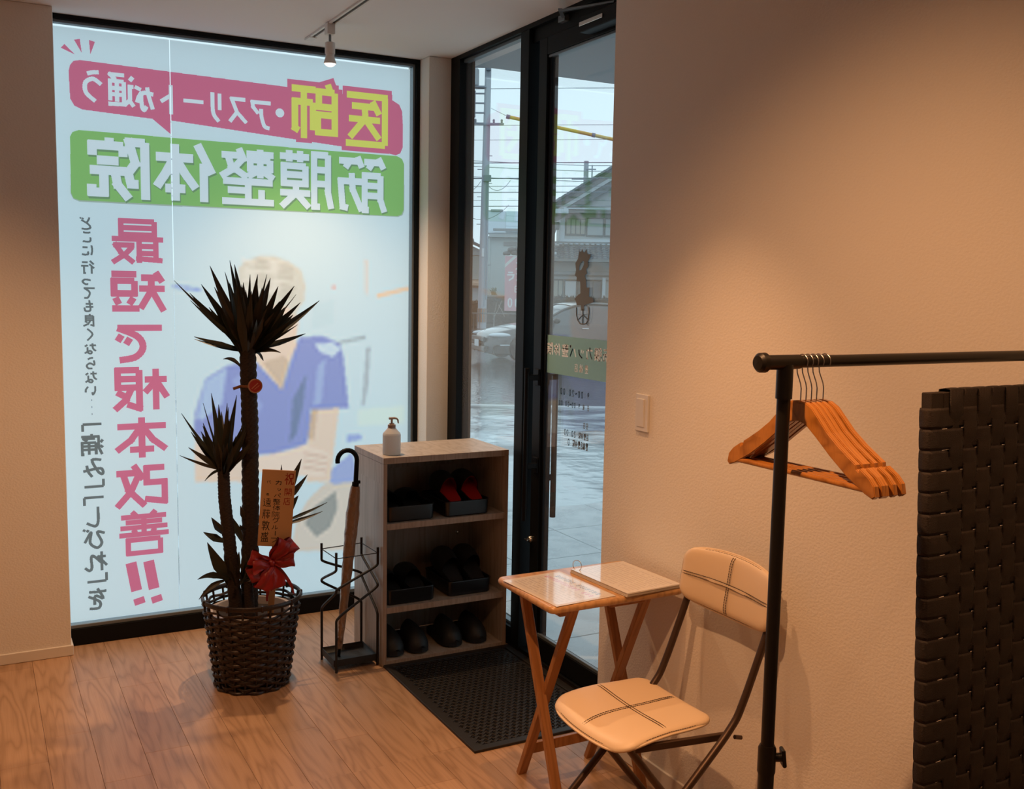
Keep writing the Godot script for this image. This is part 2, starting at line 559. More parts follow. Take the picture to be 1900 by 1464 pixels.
func film_texture() -> ImageTexture:
	var base := Color(0.775, 0.862, 0.892)
	var soft := Paint.new()
	soft.im = Image.create(324, 504, false, Image.FORMAT_RGB8)
	soft.im.fill(base)
	soft.s = 0.2
	var skin := Color(0.855, 0.800, 0.745)
	var blue := Color(0.560, 0.615, 0.815)
	soft.poly(pts("1026,2312 1040,2230 1055,2157 1106,2070 1191,1993 1315,1965 1500,1975 1540,2250 1316,2335"), Color(0.81, 0.79, 0.75))
	soft.poly(pts("1096,2180 1134,2109 1248,2035 1257,2120 1219,2211 1152,2251"), Color(0.60, 0.62, 0.61))
	soft.poly(pts("1180,1960 1330,1850 1370,1990 1240,2000"), Color(0.62, 0.69, 0.85))
	soft.poly(pts("593,1742 681,1817 865,1837 864,1959 590,1938"), skin)
	soft.poly(pts("1075,1284 1189,1281 1271,1318 1288,1383 1314,1628 1122,1632 1130,1685 1105,1796 959,1828 865,1829 711,1819 589,1712 594,1628 641,1470 739,1411 865,1391 989,1531 1058,1316"), blue)
	soft.poly(pts("641,1477 739,1419 714,1587 623,1660 601,1644"), Color(0.67, 0.76, 0.88))
	soft.poly(pts("1148,1317 1238,1310 1276,1343 1238,1382 1172,1357"), Color(0.76, 0.84, 0.90))
	soft.poly(pts("1160,1420 1200,1390 1180,1600 1140,1610"), Color(0.62, 0.70, 0.86))
	soft.poly(pts("1041,1577 1106,1459 1090,1602 1056,1745 1024,1783"), Color(0.48, 0.55, 0.69))
	soft.poly(pts("760,1480 800,1450 900,1600 880,1640"), Color(0.60, 0.67, 0.85))
	soft.poly(pts("795,1114 1020,1112 1059,1151 1069,1221 1055,1300 1062,1320 1026,1398 989,1531 865,1387 816,1313"), skin)
	soft.poly(pts("900,1400 1000,1370 1026,1398 989,1531"), Color(0.79, 0.73, 0.66))
	soft.poly(pts("796,1053 793,970 820,939 889,911 966,912 1029,934 1084,971 1104,1041 1100,1112 1067,1159 1051,1198 1020,1143 918,1128 810,1152"), Color(0.79, 0.80, 0.77))
	for k in 26:
		var y := 925 + (k % 9) * 22
		var x := 810 + (k * 53) % 210
		soft.poly(PackedVector2Array([Vector2(x, y), Vector2(x + 75, y + 18), Vector2(x + 74, y + 25), Vector2(x + 2, y + 9)]), Color(0.70, 0.70, 0.66) if k % 2 else Color(0.86, 0.87, 0.85))
	soft.poly(pts("1130,1632 1267,1626 1250,1756 1238,1854 1221,1987 1104,1978 1113,1765"), skin)
	soft.poly(pts("1130,1632 1160,1632 1140,1780 1113,1765"), Color(0.78, 0.71, 0.64))
	soft.poly(pts("865,1841 1024,1820 1097,1796 1187,1830 1225,1861 1204,1888 1208,1926 1187,1957 1023,1940 864,1909"), Color(0.875, 0.825, 0.775))
	for k in 3:
		soft.poly(PackedVector2Array([Vector2(1090, 1836 + k * 32), Vector2(1205, 1862 + k * 32), Vector2(1203, 1869 + k * 32), Vector2(1088, 1843 + k * 32)]), Color(0.76, 0.69, 0.63))
	soft.poly(pts("503,1048 632,1064 632,1078 503,1059"), Color(0.58, 0.67, 0.86))
	soft.poly(pts("1454,1080 1624,1040 1624,1056 1454,1097"), Color(0.90, 0.78, 0.66))
	soft.poly(pts("1392,916 1409,916 1409,1085 1398,1085"), Color(0.83, 0.82, 0.80))
	soft.poly(pts("1251,1310 1398,1279 1398,1296 1271,1318"), Color(0.65, 0.71, 0.74))
	soft.poly(pts("1403,1336 1424,1337 1412,1533 1391,1627 1380,1623"), Color(0.68, 0.74, 0.77))
	soft.poly(pts("1132,1135 1243,1106 1238,1222 1138,1245"), Color(0.755, 0.845, 0.875))
	soft.poly(pts("1305,1759 1382,1763 1382,1788 1305,1800"), Color(0.62, 0.70, 0.86))
	soft.poly(pts("1360,1640 1600,1630 1600,1720 1360,1720"), Color(0.80, 0.885, 0.87))
	soft.disc(Vector2(1240, 1048), 9, Color(0.85, 0.68, 0.66))
	soft.im.resize(110, 171, Image.INTERPOLATE_LANCZOS)
	soft.im.resize(1298, 2008, Image.INTERPOLATE_CUBIC)
	var p := Paint.new()
	p.im = soft.im
	p.s = 0.8
	var pink := Color(0.765, 0.430, 0.545)
	var green := Color(0.520, 0.725, 0.445)
	var white := Color(0.800, 0.870, 0.900)
	var yellow := Color(0.815, 0.835, 0.420)
	var ink := Color(0.40, 0.44, 0.45)
	for q in ["85,85 99,69 138,106", "136,47 158,41 164,96", "193,41 216,46 197,98"]:
		p.poly(pts(q), pink)
	# speech bubble and its tail
	p.poly(pts("112,175 118,150 132,132 157,126 1034,144 1535,154 1568,170 1583,200 1587,260 1587,370 1575,398 1552,409 1520,404 515,338 512,396 438,338 160,325 130,312 115,285"), pink)
	p.poly(pts("112,448 122,424 146,414 1560,418 1586,428 1596,450 1598,668 1588,692 1566,701 140,704 116,694 106,672"), Color(0.62, 0.70, 0.66))
	p.poly(pts("110,440 120,420 144,410 1560,413 1584,424 1594,446 1594,664 1584,688 1562,697 140,698 116,690 108,668"), green)
	for row in [["師 1040 108 236 260|医 1287 120 243 270", 34.0, 20.0, pink], ["師 1040 108 236 260|医 1287 120 243 270", 31.0, 0.0, yellow],
			["う 156 157 96 132|通 260 158 108 145|が 372 205 76 104|ト 462 184 84 134|ー 559 182 102 132|リ 670 190 72 138|ス 756 196 94 135|ア 855 206 104 137", 17.0, 0.0, white],
			["院 183 436 244 258|体 450 436 254 254|整 724 438 248 247|膜 990 428 254 263|筋 1265 434 248 260", 36.0, 1.0, Color(0.44, 0.58, 0.44)],
			["院 179 428 244 258|体 446 428 254 254|整 720 430 248 247|膜 986 420 254 263|筋 1261 426 248 260", 33.0, 2.0, white],
			["最 254 768 228 188|短 253 987 231 180|で 259 1209 214 170|根 254 1405 232 191|本 252 1618 230 190|改 253 1832 224 192|善 255 2040 226 199|! 281 2264 177 210", 28.0, 0.0, pink],
			["ど 137 766 54 52|こ 142 821 44 51|に 140 880 49 47|行 138 946 55 58|っ 138 1010 45 40|て 142 1056 52 52|も 140 1112 51 52|良 139 1172 56 54|く 143 1232 46 56|な 138 1294 54 50|ら 141 1356 48 52|な 138 1414 54 54|い 138 1473 52 49|… 144 1534 46 78", 7.5, 0.0, ink],
			["﹁ 120 1641 90 36|痛 118 1686 92 94|み 119 1790 92 88|﹂ 120 1886 92 37|﹁ 118 1960 93 41|し 123 2004 78 94|び 117 2102 93 92|れ 118 2204 96 90|﹂ 122 2302 92 43|を 122 2367 90 98", 11.5, 0.0, ink]]:
		for g in row[0].split("|"):
			var f: PackedStringArray = g.split(" ")
			var sw: float = row[1]
			if f[0] in ["整", "善", "最", "膜", "筋"]:
				sw *= 0.80
			if f[0] == "!":
				sw = 46.0
			for q in glyph_quads(f[0], Vector2(float(f[1]), float(f[2])), Vector2(float(f[3]), float(f[4])), sw, true, row[2]):
				p.poly(q, row[3])
	p.disc(Vector2(990, 262), 20, white)
	return ImageTexture.create_from_image(p.im)


func window() -> void:
	# frame with a stepped section, sill rail and pane
	var x0 := -1.19
	var f := MB.new()
	f.bx(Vector3(x0, H - 0.020, -0.07), Vector3(XW, H, 0.0), 0.001)
	f.bx(Vector3(XW - 0.020, 0.0, -0.07), Vector3(XW, H - 0.02, 0.0), 0.001)
	f.bx(Vector3(x0, 0.0, -0.07), Vector3(x0 + 0.03, H - 0.02, 0.0), 0.001)
	f.bx(Vector3(x0, 0.0, -0.07), Vector3(XW - 0.02, 0.074, 0.0), 0.001)
	struct("window_1", f, M.black)
	var wn: Node3D = get_node("window_1")
	var g := MB.new()
	g.bx(Vector3(x0 + 0.03, H - 0.032, -0.05), Vector3(XW - 0.02, H - 0.020, -0.014), 0.001)
	g.bx(Vector3(XW - 0.032, 0.074, -0.05), Vector3(XW - 0.020, H - 0.032, -0.012), 0.001)
	g.bx(Vector3(x0 + 0.03, 0.074, -0.05), Vector3(XW - 0.02, 0.090, -0.008), 0.002)
	obj("glazing_bead", g, M.grey, wn)
	obj("pane", MB.new().bx(Vector3(x0 + 0.03, 0.085, -0.038), Vector3(XW - 0.03, H - 0.03, -0.034)), M.glass, wn)
	# printed film in two lengths
	var t := film_texture()
	var m := mat(Color.WHITE, 0.5, 0.0, 0.2)
	m.albedo_texture = t
	m.texture_repeat = false
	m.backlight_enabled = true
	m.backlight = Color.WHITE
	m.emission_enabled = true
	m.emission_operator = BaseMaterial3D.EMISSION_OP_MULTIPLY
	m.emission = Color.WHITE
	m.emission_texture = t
	m.emission_energy_multiplier = 0.95  # film is no lamp: this glow stands in for daylight coming through it
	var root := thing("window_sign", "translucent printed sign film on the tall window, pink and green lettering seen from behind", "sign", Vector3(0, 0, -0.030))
	var cuts := [[-1.15, -0.638], [-0.6345, 0.472]]
	for c in cuts:
		var mb := MB.new()
		var cells := 1
		var y0 := 0.097
		var y1 := 2.606
		var u0: float = (c[0] + 1.15) / 1.6225
		var u1: float = (c[1] + 1.15) / 1.6225
		for side in [0.0, 0.0006]:
			var nn := Vector3(0, 0, 1 if side > 0 else -1)
			var a := Vector3(c[0], y0, side)
			var b := Vector3(c[1], y0, side)
			var d := Vector3(c[1], y1, side)
			var e := Vector3(c[0], y1, side)
			if side == 0.0:
				continue
			mb.tri(a, b, d, nn, nn, nn, Vector2(u0, 1), Vector2(u1, 1), Vector2(u1, 0))
			mb.tri(a, d, e, nn, nn, nn, Vector2(u0, 1), Vector2(u1, 0), Vector2(u0, 0))
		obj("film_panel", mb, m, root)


func door() -> void:
	# black aluminium frame, sidelight and glazed leaf in the plane x = XD
	var f := MB.new()
	f.bx(Vector3(XD, 0.0, ZF), Vector3(XD + 0.08, H, 0.205), 0.001)
	f.bx(Vector3(XD, H - 0.020, 0.205), Vector3(XD + 0.08, H, 1.95), 0.001)
	f.bx(Vector3(XD, 0.0, 0.80), Vector3(XD + 0.08, H - 0.02, 0.872), 0.002)
	f.bx(Vector3(XD, 0.0, 0.205), Vector3(XD + 0.08, 0.085, 0.80), 0.002)
	f.bx(Vector3(XD + 0.002, 0.0, 0.872), Vector3(XD + 0.08, 0.018, 1.95), 0.002)
	f.bx(Vector3(XD + 0.02, H - 0.075, 0.872), Vector3(XD + 0.08, H - 0.02, 1.95), 0.001)
	struct("window_2", f, M.black)
	var w2: Node3D = get_node("window_2")
	var g := MB.new()
	g.bx(Vector3(XD + 0.02, H - 0.034, 0.205), Vector3(XD + 0.05, H - 0.020, 0.80), 0.001)
	g.bx(Vector3(XD + 0.02, 0.085, 0.205), Vector3(XD + 0.05, 0.097, 0.80), 0.001)
	g.bx(Vector3(XD + 0.02, 0.097, 0.790), Vector3(XD + 0.05, H - 0.034, 0.80), 0.001)
	obj("glazing_bead", g, M.grey, w2)
	obj("pane", MB.new().bx(Vector3(XD + 0.033, 0.09, 0.20), Vector3(XD + 0.038, H - 0.025, 0.805)), M.glass, w2)
	# the leaf
	var l := MB.new()
	var lx0 := XD + 0.012
	var lx1 := XD + 0.056
	l.bx(Vector3(lx0, 0.022, 0.938), Vector3(lx1, 2.574, 1.0025), 0.002)
	l.bx(Vector3(lx0, 2.505, 1.0025), Vector3(lx1, 2.574, 1.90), 0.002)
	l.bx(Vector3(lx0, 0.022, 1.0025), Vector3(lx1, 0.108, 1.90), 0.002)
	l.bx(Vector3(lx0, 0.022, 1.84), Vector3(lx1, 2.574, 1.91), 0.002)
	struct("door_1", l, M.black)
	var d: Node3D = get_node("door_1")
	var gb := MB.new()
	gb.bx(Vector3(lx0 + 0.006, 0.108, 1.0025), Vector3(lx0 + 0.020, 0.122, 1.84), 0.002)
	gb.bx(Vector3(lx0 + 0.006, 2.494, 1.0025), Vector3(lx0 + 0.020, 2.505, 1.84), 0.002)
	obj("glazing_bead", gb, M.grey, d)
	obj("stile_lip", MB.new().bx(Vector3(lx0 + 0.012, 0.108, 1.0025), Vector3(lx1, 2.505, 1.020), 0.001), M.black, d)
	obj("pane", MB.new().bx(Vector3(lx0 + 0.020, 0.10, 1.01), Vector3(lx0 + 0.026, 2.51, 1.85)), M.glass, d)
	# pull bars inside and out, with their brackets
	var po := MB.new().tube([Vector3(lx1 + 0.055, 0.604, 0.957), Vector3(lx1 + 0.055, 1.375, 0.957)], 0.0125, 12)
	for y in [0.778, 1.226]:
		po.bx(Vector3(lx1 - 0.002, y - 0.013, 0.950), Vector3(lx1 + 0.055, y + 0.013, 0.964), 0.003)
		po.bx(Vector3(lx1 - 0.002, y - 0.035, 0.945), Vector3(lx1 + 0.008, y + 0.035, 0.985), 0.003)
	obj("pull_bar", po, M.black, d)
	var pin := MB.new().tube([Vector3(XD - 0.045, 0.61, 0.990), Vector3(XD - 0.045, 1.25, 0.990)], 0.011, 12)
	for y in [0.84, 1.21]:
		pin.bx(Vector3(XD - 0.045, y - 0.012, 0.984), Vector3(lx0 + 0.002, y + 0.012, 0.997), 0.003)
		pin.bx(Vector3(lx0 - 0.008, y - 0.034, 0.960), Vector3(lx0 + 0.002, y + 0.034, 0.998), 0.003)
	obj("pull_bar", pin, M.black, d)
	obj("thumb_turn", MB.new().lathe([Vector2(0, 0.012), Vector2(0.012, 0.012), Vector2(0.015, 0.006), Vector2(0.016, 0)], 16, Vector3(lx0, 0.515, 0.948), Basis(Vector3.UP, Vector3.LEFT, Vector3.BACK)).box(Vector3(lx0 - 0.018, 0.515, 0.948), Vector3(0.016, 0.007, 0.024), 0.002), M.steel, d)
	# closer on the head of the leaf
	var c := MB.new().bx(Vector3(lx0 - 0.055, 2.515, 1.33), Vector3(lx0, 2.572, 1.60), 0.004)
	obj("closer_body", c, M.black, d)
	var arm := MB.new().bar(Vector3(lx0 - 0.03, 2.585, 1.53), Vector3(lx0 - 0.085, 2.610, 1.24), 0.018, 0.007, Vector3.UP, 0.001).bar(Vector3(lx0 - 0.085, 2.616, 1.24), Vector3(lx0 + 0.004, 2.620, 1.12), 0.016, 0.007, Vector3.UP, 0.001).bx(Vector3(lx0 - 0.012, 2.605, 1.10), Vector3(lx0 + 0.02, 2.630, 1.15), 0.002)
	obj("closer_arm", arm, M.grey, d)
	obj("closer_cover", MB.new().bx(Vector3(lx0 - 0.060, 2.536, 1.335), Vector3(lx0 - 0.0555, 2.552, 1.49), 0.002), M.steel, d)
	# green band, white lettering, emblem and opening hours stuck to the glass
	var gx := lx0 + 0.0185
	var band := mat(lin(0.20, 0.34, 0.11), 0.4)
	band.transparency = BaseMaterial3D.TRANSPARENCY_ALPHA
	band.albedo_color.a = 0.86
	band.backlight_enabled = true
	band.backlight = Color(0.9, 0.9, 0.9)
	obj("green_band", MB.new().bx(Vector3(gx, 1.233, 1.020), Vector3(gx + 0.0004, 1.388, 1.84)), band, d)
	var lw := mat(lin(0.88, 0.86, 0.82), 0.5)
	var brown := mat(lin(0.15, 0.13, 0.10), 0.6)
	var dark := mat(lin(0.20, 0.215, 0.22), 0.6)
	var put := func(z1: float, text: String, y1: float, w: float, h: float, pitch: float, sw: float, called: String, m: Material) -> void:
		var mb := MB.new()
		var k := 0
		for ch in text:
			if GLYPH.has(ch):
				for q in glyph_quads(ch, Vector2(0, 0), Vector2(w, h), sw, false):
					var o: Array = []
					for e in q:
						o.append(Vector3(gx - 0.0006, y1 - e.y, z1 - k * pitch - e.x))
					mb.quad(o[0], o[1], o[2], o[3], Vector3.LEFT)
			k += 1
		obj(called, mb, m, d)
	put.call(1.492, "筋膜カッパ整体院", 1.358, 0.052, 0.050, 0.0605, 0.0062, "lettering", lw)
	put.call(1.339, "豊橋店", 1.287, 0.026, 0.034, 0.038, 0.0032, "lettering", lw)
	put.call(1.352, "9:00~20:00", 1.182, 0.017, 0.028, 0.0225, 0.0032, "opening_hours", dark)
	put.call(1.352, "日・祝 9:00~20:00", 1.132, 0.013, 0.022, 0.0165, 0.0026, "opening_hours", dark)
	put.call(1.347, "日日", 1.062, 0.014, 0.024, 0.020, 0.0030, "opening_hours", dark)
	put.call(1.352, "店整体院 20:00", 1.020, 0.016, 0.026, 0.0185, 0.0030, "opening_hours", dark)
	put.call(1.352, "豊橋店整体院 0", 0.985, 0.017, 0.030, 0.0195, 0.0034, "opening_hours", dark)
	var em := MB.new()
	var to := Transform3D(Basis(Vector3.BACK, Vector3.UP, Vector3.LEFT), Vector3(gx - 0.0006, 0, -0.053))
	var outline := pts("1302,1735 1308,1720 1320,1722 1326,1732 1332,1721 1342,1716 1359,1730 1365,1711 1388,1709 1383,1696 1368,1681 1375,1668 1368,1660 1358,1654 1366,1637 1349,1630 1359,1615 1364,1584 1385,1584 1384,1549 1415,1543 1416,1528 1350,1516 1352,1495 1328,1494 1327,1515 1296,1514 1290,1529 1277,1538 1302,1554 1321,1561 1317,1606 1290,1608 1291,1623 1277,1630 1285,1650 1278,1677 1296,1693 1303,1717", 0.001)
	var hole := pts("1333,1686 1343,1681 1339,1668 1323,1651 1308,1649 1306,1661 1316,1677", 0.001)
	# cut along a line through the opening so that it stays open
	for half in [PackedVector2Array([Vector2(1.2, 1.4), Vector2(1.324, 1.4), Vector2(1.324, 1.8), Vector2(1.2, 1.8)]), PackedVector2Array([Vector2(1.324, 1.4), Vector2(1.5, 1.4), Vector2(1.5, 1.8), Vector2(1.324, 1.8)])]:
		for q in Geometry2D.intersect_polygons(outline, half):
			for e in Geometry2D.clip_polygons(q, hole):
				em.prism(e, 0.0004, to)
	var ring := []
	for w in pts("1295,1506 1296,1477 1306,1457 1324,1444 1345,1442 1368,1446 1382,1460 1388,1485 1386,1509", 0.001):
		ring.append(Vector3(gx - 0.0006, w.y, w.x - 0.053))
	em.tube(ring, 0.0022, 6)
	for e in [[1342, 1501, 1344, 1479], [1344, 1479, 1344, 1443], [1344, 1479, 1308, 1458], [1344, 1479, 1380, 1462], [1344, 1479, 1297, 1478], [1344, 1479, 1386, 1484]]:
		em.bar(Vector3(gx - 0.0006, e[1] * 0.001, e[0] * 0.001 - 0.053), Vector3(gx - 0.0006, e[3] * 0.001, e[2] * 0.001 - 0.053), 0.005, 0.0008, Vector3.BACK)
	obj("emblem", em, brown, d)


func lamps() -> void:
	var tr := thing("ceiling_track", "white lighting track with a dark slot, set in the ceiling", "lighting track", Vector3(-0.073, H, 0))
	obj("rail", MB.new().bx(Vector3(-0.017, -0.008, 0.20), Vector3(-0.0065, 0, 5.6), 0.001).bx(Vector3(0.0065, -0.008, 0.20), Vector3(0.017, 0, 5.6), 0.001), M.white, tr)
	obj("slot", MB.new().bx(Vector3(-0.0065, -0.0035, 0.20), Vector3(0.0065, 0, 5.6)), M.blackmat, tr)
	obj("end_cap", MB.new().bx(Vector3(-0.018, -0.010, 0.125), Vector3(0.018, 0, 0.20), 0.002), M.white, tr)
	var warm := lin(1.0, 0.50, 0.225)
	# the lamp in view hangs straight down; the others on the tracks are unseen, placed to light the room
	var white_warm := lin(1.0, 0.60, 0.32)
	lamp("small white track spotlight hanging lit in front of the sign window", Vector3(-0.079, H - 0.009, 0.447), Vector3(0, -1, 0.12), 2.3, 60.0, white_warm)
	lamp("track spotlight above the chair, on the track that ends by the window", Vector3(-0.073, H - 0.009, 2.3), Vector3(0.10, -1, 0.06), 1.5, 33.0, warm)
	lamp("track spotlight above the garment rack, on the track that ends by the window", Vector3(-0.073, H - 0.009, 3.9), Vector3(-0.20, -1, -0.15), 1.2, 40.0, warm)
	var tr2 := thing("ceiling_track", "added unseen white lighting track further inside the room, beyond the picture", "lighting track", Vector3(-1.0, H, 0))  # unseen track and its three lamps, added to brighten walls and floor
	obj("rail", MB.new().bx(Vector3(-0.017, -0.008, 1.2), Vector3(0.017, 0, 5.6), 0.001), M.white, tr2)
	lamp("added unseen spotlight on the far track, the one nearest the window wall", Vector3(-1.0, H - 0.009, 1.75), Vector3(-0.40, -1, -0.55), 2.6, 44.0, warm)
	lamp("added unseen spotlight on the far track, second from the window wall", Vector3(-1.0, H - 0.009, 2.5), Vector3(0.05, -1, -0.1), 1.6, 40.0, warm)
	lamp("added unseen spotlight on the far track, third from the window wall", Vector3(-1.0, H - 0.009, 3.3), Vector3(1.47, -1.75, -0.35), 2.3, 44.0, warm)



func lamp(label: String, at: Vector3, aim: Vector3, energy: float, angle: float, col: Color) -> void:
	var o := thing("track_spotlight", label, "spotlight", at, 0.0, "")
	obj("adapter", MB.new().box(Vector3(0, -0.016, 0), Vector3(0.034, 0.046, 0.040), 0.003), M.white, o)
	obj("stem", MB.new().tube([Vector3(0, -0.036, 0), Vector3(0, -0.072, 0)], 0.0055, 10), M.grey, o)
	obj("housing", MB.new().lathe([Vector2(0, -0.070), Vector2(0.019, -0.070), Vector2(0.021, -0.073), Vector2(0.021, -0.114), Vector2(0.018, -0.118), Vector2(0.018, -0.124), Vector2(0.017, -0.126)], 24, Vector3.ZERO, Basis.IDENTITY), M.white, o)
	obj("reflector", MB.new().lathe([Vector2(0.017, -0.124), Vector2(0.021, -0.137), Vector2(0.026, -0.152), Vector2(0.0245, -0.156), Vector2(0.018, -0.138)], 24), M.white, o)
	var glow := mat(Color(1, 1, 1), 0.4)
	glow.emission_enabled = true
	glow.emission = lin(1.0, 0.86, 0.70)
	glow.emission_energy_multiplier = 2.2
	obj("bulb", MB.new().lathe([Vector2(0.0235, -0.154), Vector2(0.018, -0.162), Vector2(0.009, -0.167), Vector2(0, -0.168)], 24), glow, o)
	var s := SpotLight3D.new()
	s.name = "lamp_light"
	s.light_color = col
	s.light_energy = energy
	s.light_size = 0.022
	s.spot_angle = angle
	s.spot_angle_attenuation = 0.9
	s.spot_range = 12.0
	s.spot_attenuation = 2.0
	s.shadow_enabled = true
	o.add_child(s)
	s.position = Vector3(0, -0.176, 0)
	s.basis = Basis.looking_at(aim.normalized(), Vector3.FORWARD if absf(aim.y) > 0.9 else Vector3.UP)


# ---------------------------------------------------------------- indoor things

# sweeps a profile of (inset, height) round a rectangle with rounded corners; ends closed flat
func rr_loft(mb: MB, hx: float, hz: float, rad: float, prof: Array, c := Vector3.ZERO, warp = null, close := true) -> MB:
	var ring := func(inset: float) -> Array:
		var o := []
		var r := maxf(rad - inset, 0.0008)
		for q in 4:
			var sx := 1.0 if q in [0, 3] else -1.0
			var sz := 1.0 if q in [0, 1] else -1.0
			for k in 7:
				var a := PI / 2 * (q + k / 6.0)
				o.append(Vector2(sx * (hx - inset - r) + cos(a) * r, sz * (hz - inset - r) + sin(a) * r))
			var from: Vector2 = o[-1]
			var a1 := PI / 2 * (q + 1)
			var q1 := (q + 1) % 4
			var to := Vector2((1.0 if q1 in [0, 3] else -1.0) * (hx - inset - r) + cos(a1) * r, (1.0 if q1 in [0, 1] else -1.0) * (hz - inset - r) + sin(a1) * r)
			for k in range(1, 10):
				o.append(from.lerp(to, k / 10.0))
		return o
	var rows := []
	for e in prof:
		var row := []
		for w in ring.call(e.x):
			var p := Vector3(w.x, e.y, w.y)
			if warp != null:
				p = warp.call(p)
			row.append(c + p)
		rows.append(row)
	var k: int = rows[0].size()
	var nr := []
	for i in rows.size():
		var row := []
		for j in k:
			var du: Vector3 = rows[mini(i + 1, rows.size() - 1)][j] - rows[maxi(i - 1, 0)][j]
			var dv: Vector3 = rows[i][(j + 1) % k] - rows[i][(j - 1 + k) % k]
			row.append(du.cross(dv).normalized())
		nr.append(row)
	var heart := Vector3.ZERO
	for w in rows[0]:
		heart += w / k
	if nr[0][0].dot(rows[0][0] - heart) + nr[1][0].dot(rows[1][0] - heart) < 0.0:
		for row in nr:
			for j in k:
				row[j] = -row[j]
	for i in rows.size() - 1:
		for j in k:
			var j2 := (j + 1) % k
			mb.quadn([rows[i][j], rows[i][j2], rows[i + 1][j2], rows[i + 1][j]], [nr[i][j], nr[i][j2], nr[i + 1][j2], nr[i + 1][j]])
	if close:
		for e in [0, rows.size() - 1]:
			var m := Vector3.ZERO
			for w in rows[e]:
				m += w
			m /= k
			var nn := Vector3.UP
			if warp != null:
				nn = (warp.call(Vector3.UP * 0.001) - warp.call(Vector3.ZERO)).normalized()
			if e == 0:
				nn = -nn
			for j in k:
				mb.tri(m, rows[e][j], rows[e][(j + 1) % k], nn, nn, nn)
	return mb


func leaf_mesh(a: Vector3, b: Vector3, w: float, sag: float, face: Vector3) -> ArrayMesh:
	var mid := (a + b) * 0.5 + Vector3(0, sag, 0)
	var mb := MB.new()
	var nseg := 9
	var rows := []
	for i in nseg + 1:
		var t := float(i) / nseg
		var p := a.lerp(mid, t).lerp(mid.lerp(b, t), t)
		var d := (mid - a).lerp(b - mid, t).normalized()
		var s := d.cross(face).normalized()
		var up := s.cross(d).normalized()
		var ww := w * 0.5 * clampf(0.42 + 1.25 * t, 0.0, 1.0) * (1.0 if t < 0.45 else pow(1.0 - (t - 0.45) / 0.55, 0.8))
		ww = maxf(ww, 0.0006)
		rows.append([p - s * ww + up * ww * 0.35, p, p + s * ww + up * ww * 0.35, up, s])
	for i in nseg:
		var r0: Array = rows[i]
		var r1: Array = rows[i + 1]
		var na: Vector3 = (r0[3] + r0[4] * 0.35).normalized()
		var nb: Vector3 = (r1[3] + r1[4] * 0.35).normalized()
		var nc: Vector3 = (r0[3] - r0[4] * 0.35).normalized()
		var nd: Vector3 = (r1[3] - r1[4] * 0.35).normalized()
		for sg in [1.0, -1.0]:
			var th: Vector3 = r0[3] * (0.0005 * sg)
			mb.quadn([r0[0] + th, r0[1] + th, r1[1] + th, r1[0] + th], [na * sg, na * sg, nb * sg, nb * sg])
			mb.quadn([r0[1] + th, r0[2] + th, r1[2] + th, r1[1] + th], [nc * sg, nc * sg, nd * sg, nd * sg])
	return mb.mesh()


func trunk_mesh(path: Array, r0: float, r1: float) -> MB:
	var p := []
	var r := []
	var n := 90
	for i in n + 1:
		var t := float(i) / n
		var k: float = t * (path.size() - 1)
		var j := mini(int(k), path.size() - 2)
		p.append(path[j].lerp(path[j + 1], k - j))
		r.append(lerpf(r0, r1, t) * (1.0 + 0.05 * sin(i * 2.1) + rng.randf_range(-0.025, 0.025)))
	return MB.new().tube(p, r, 16)


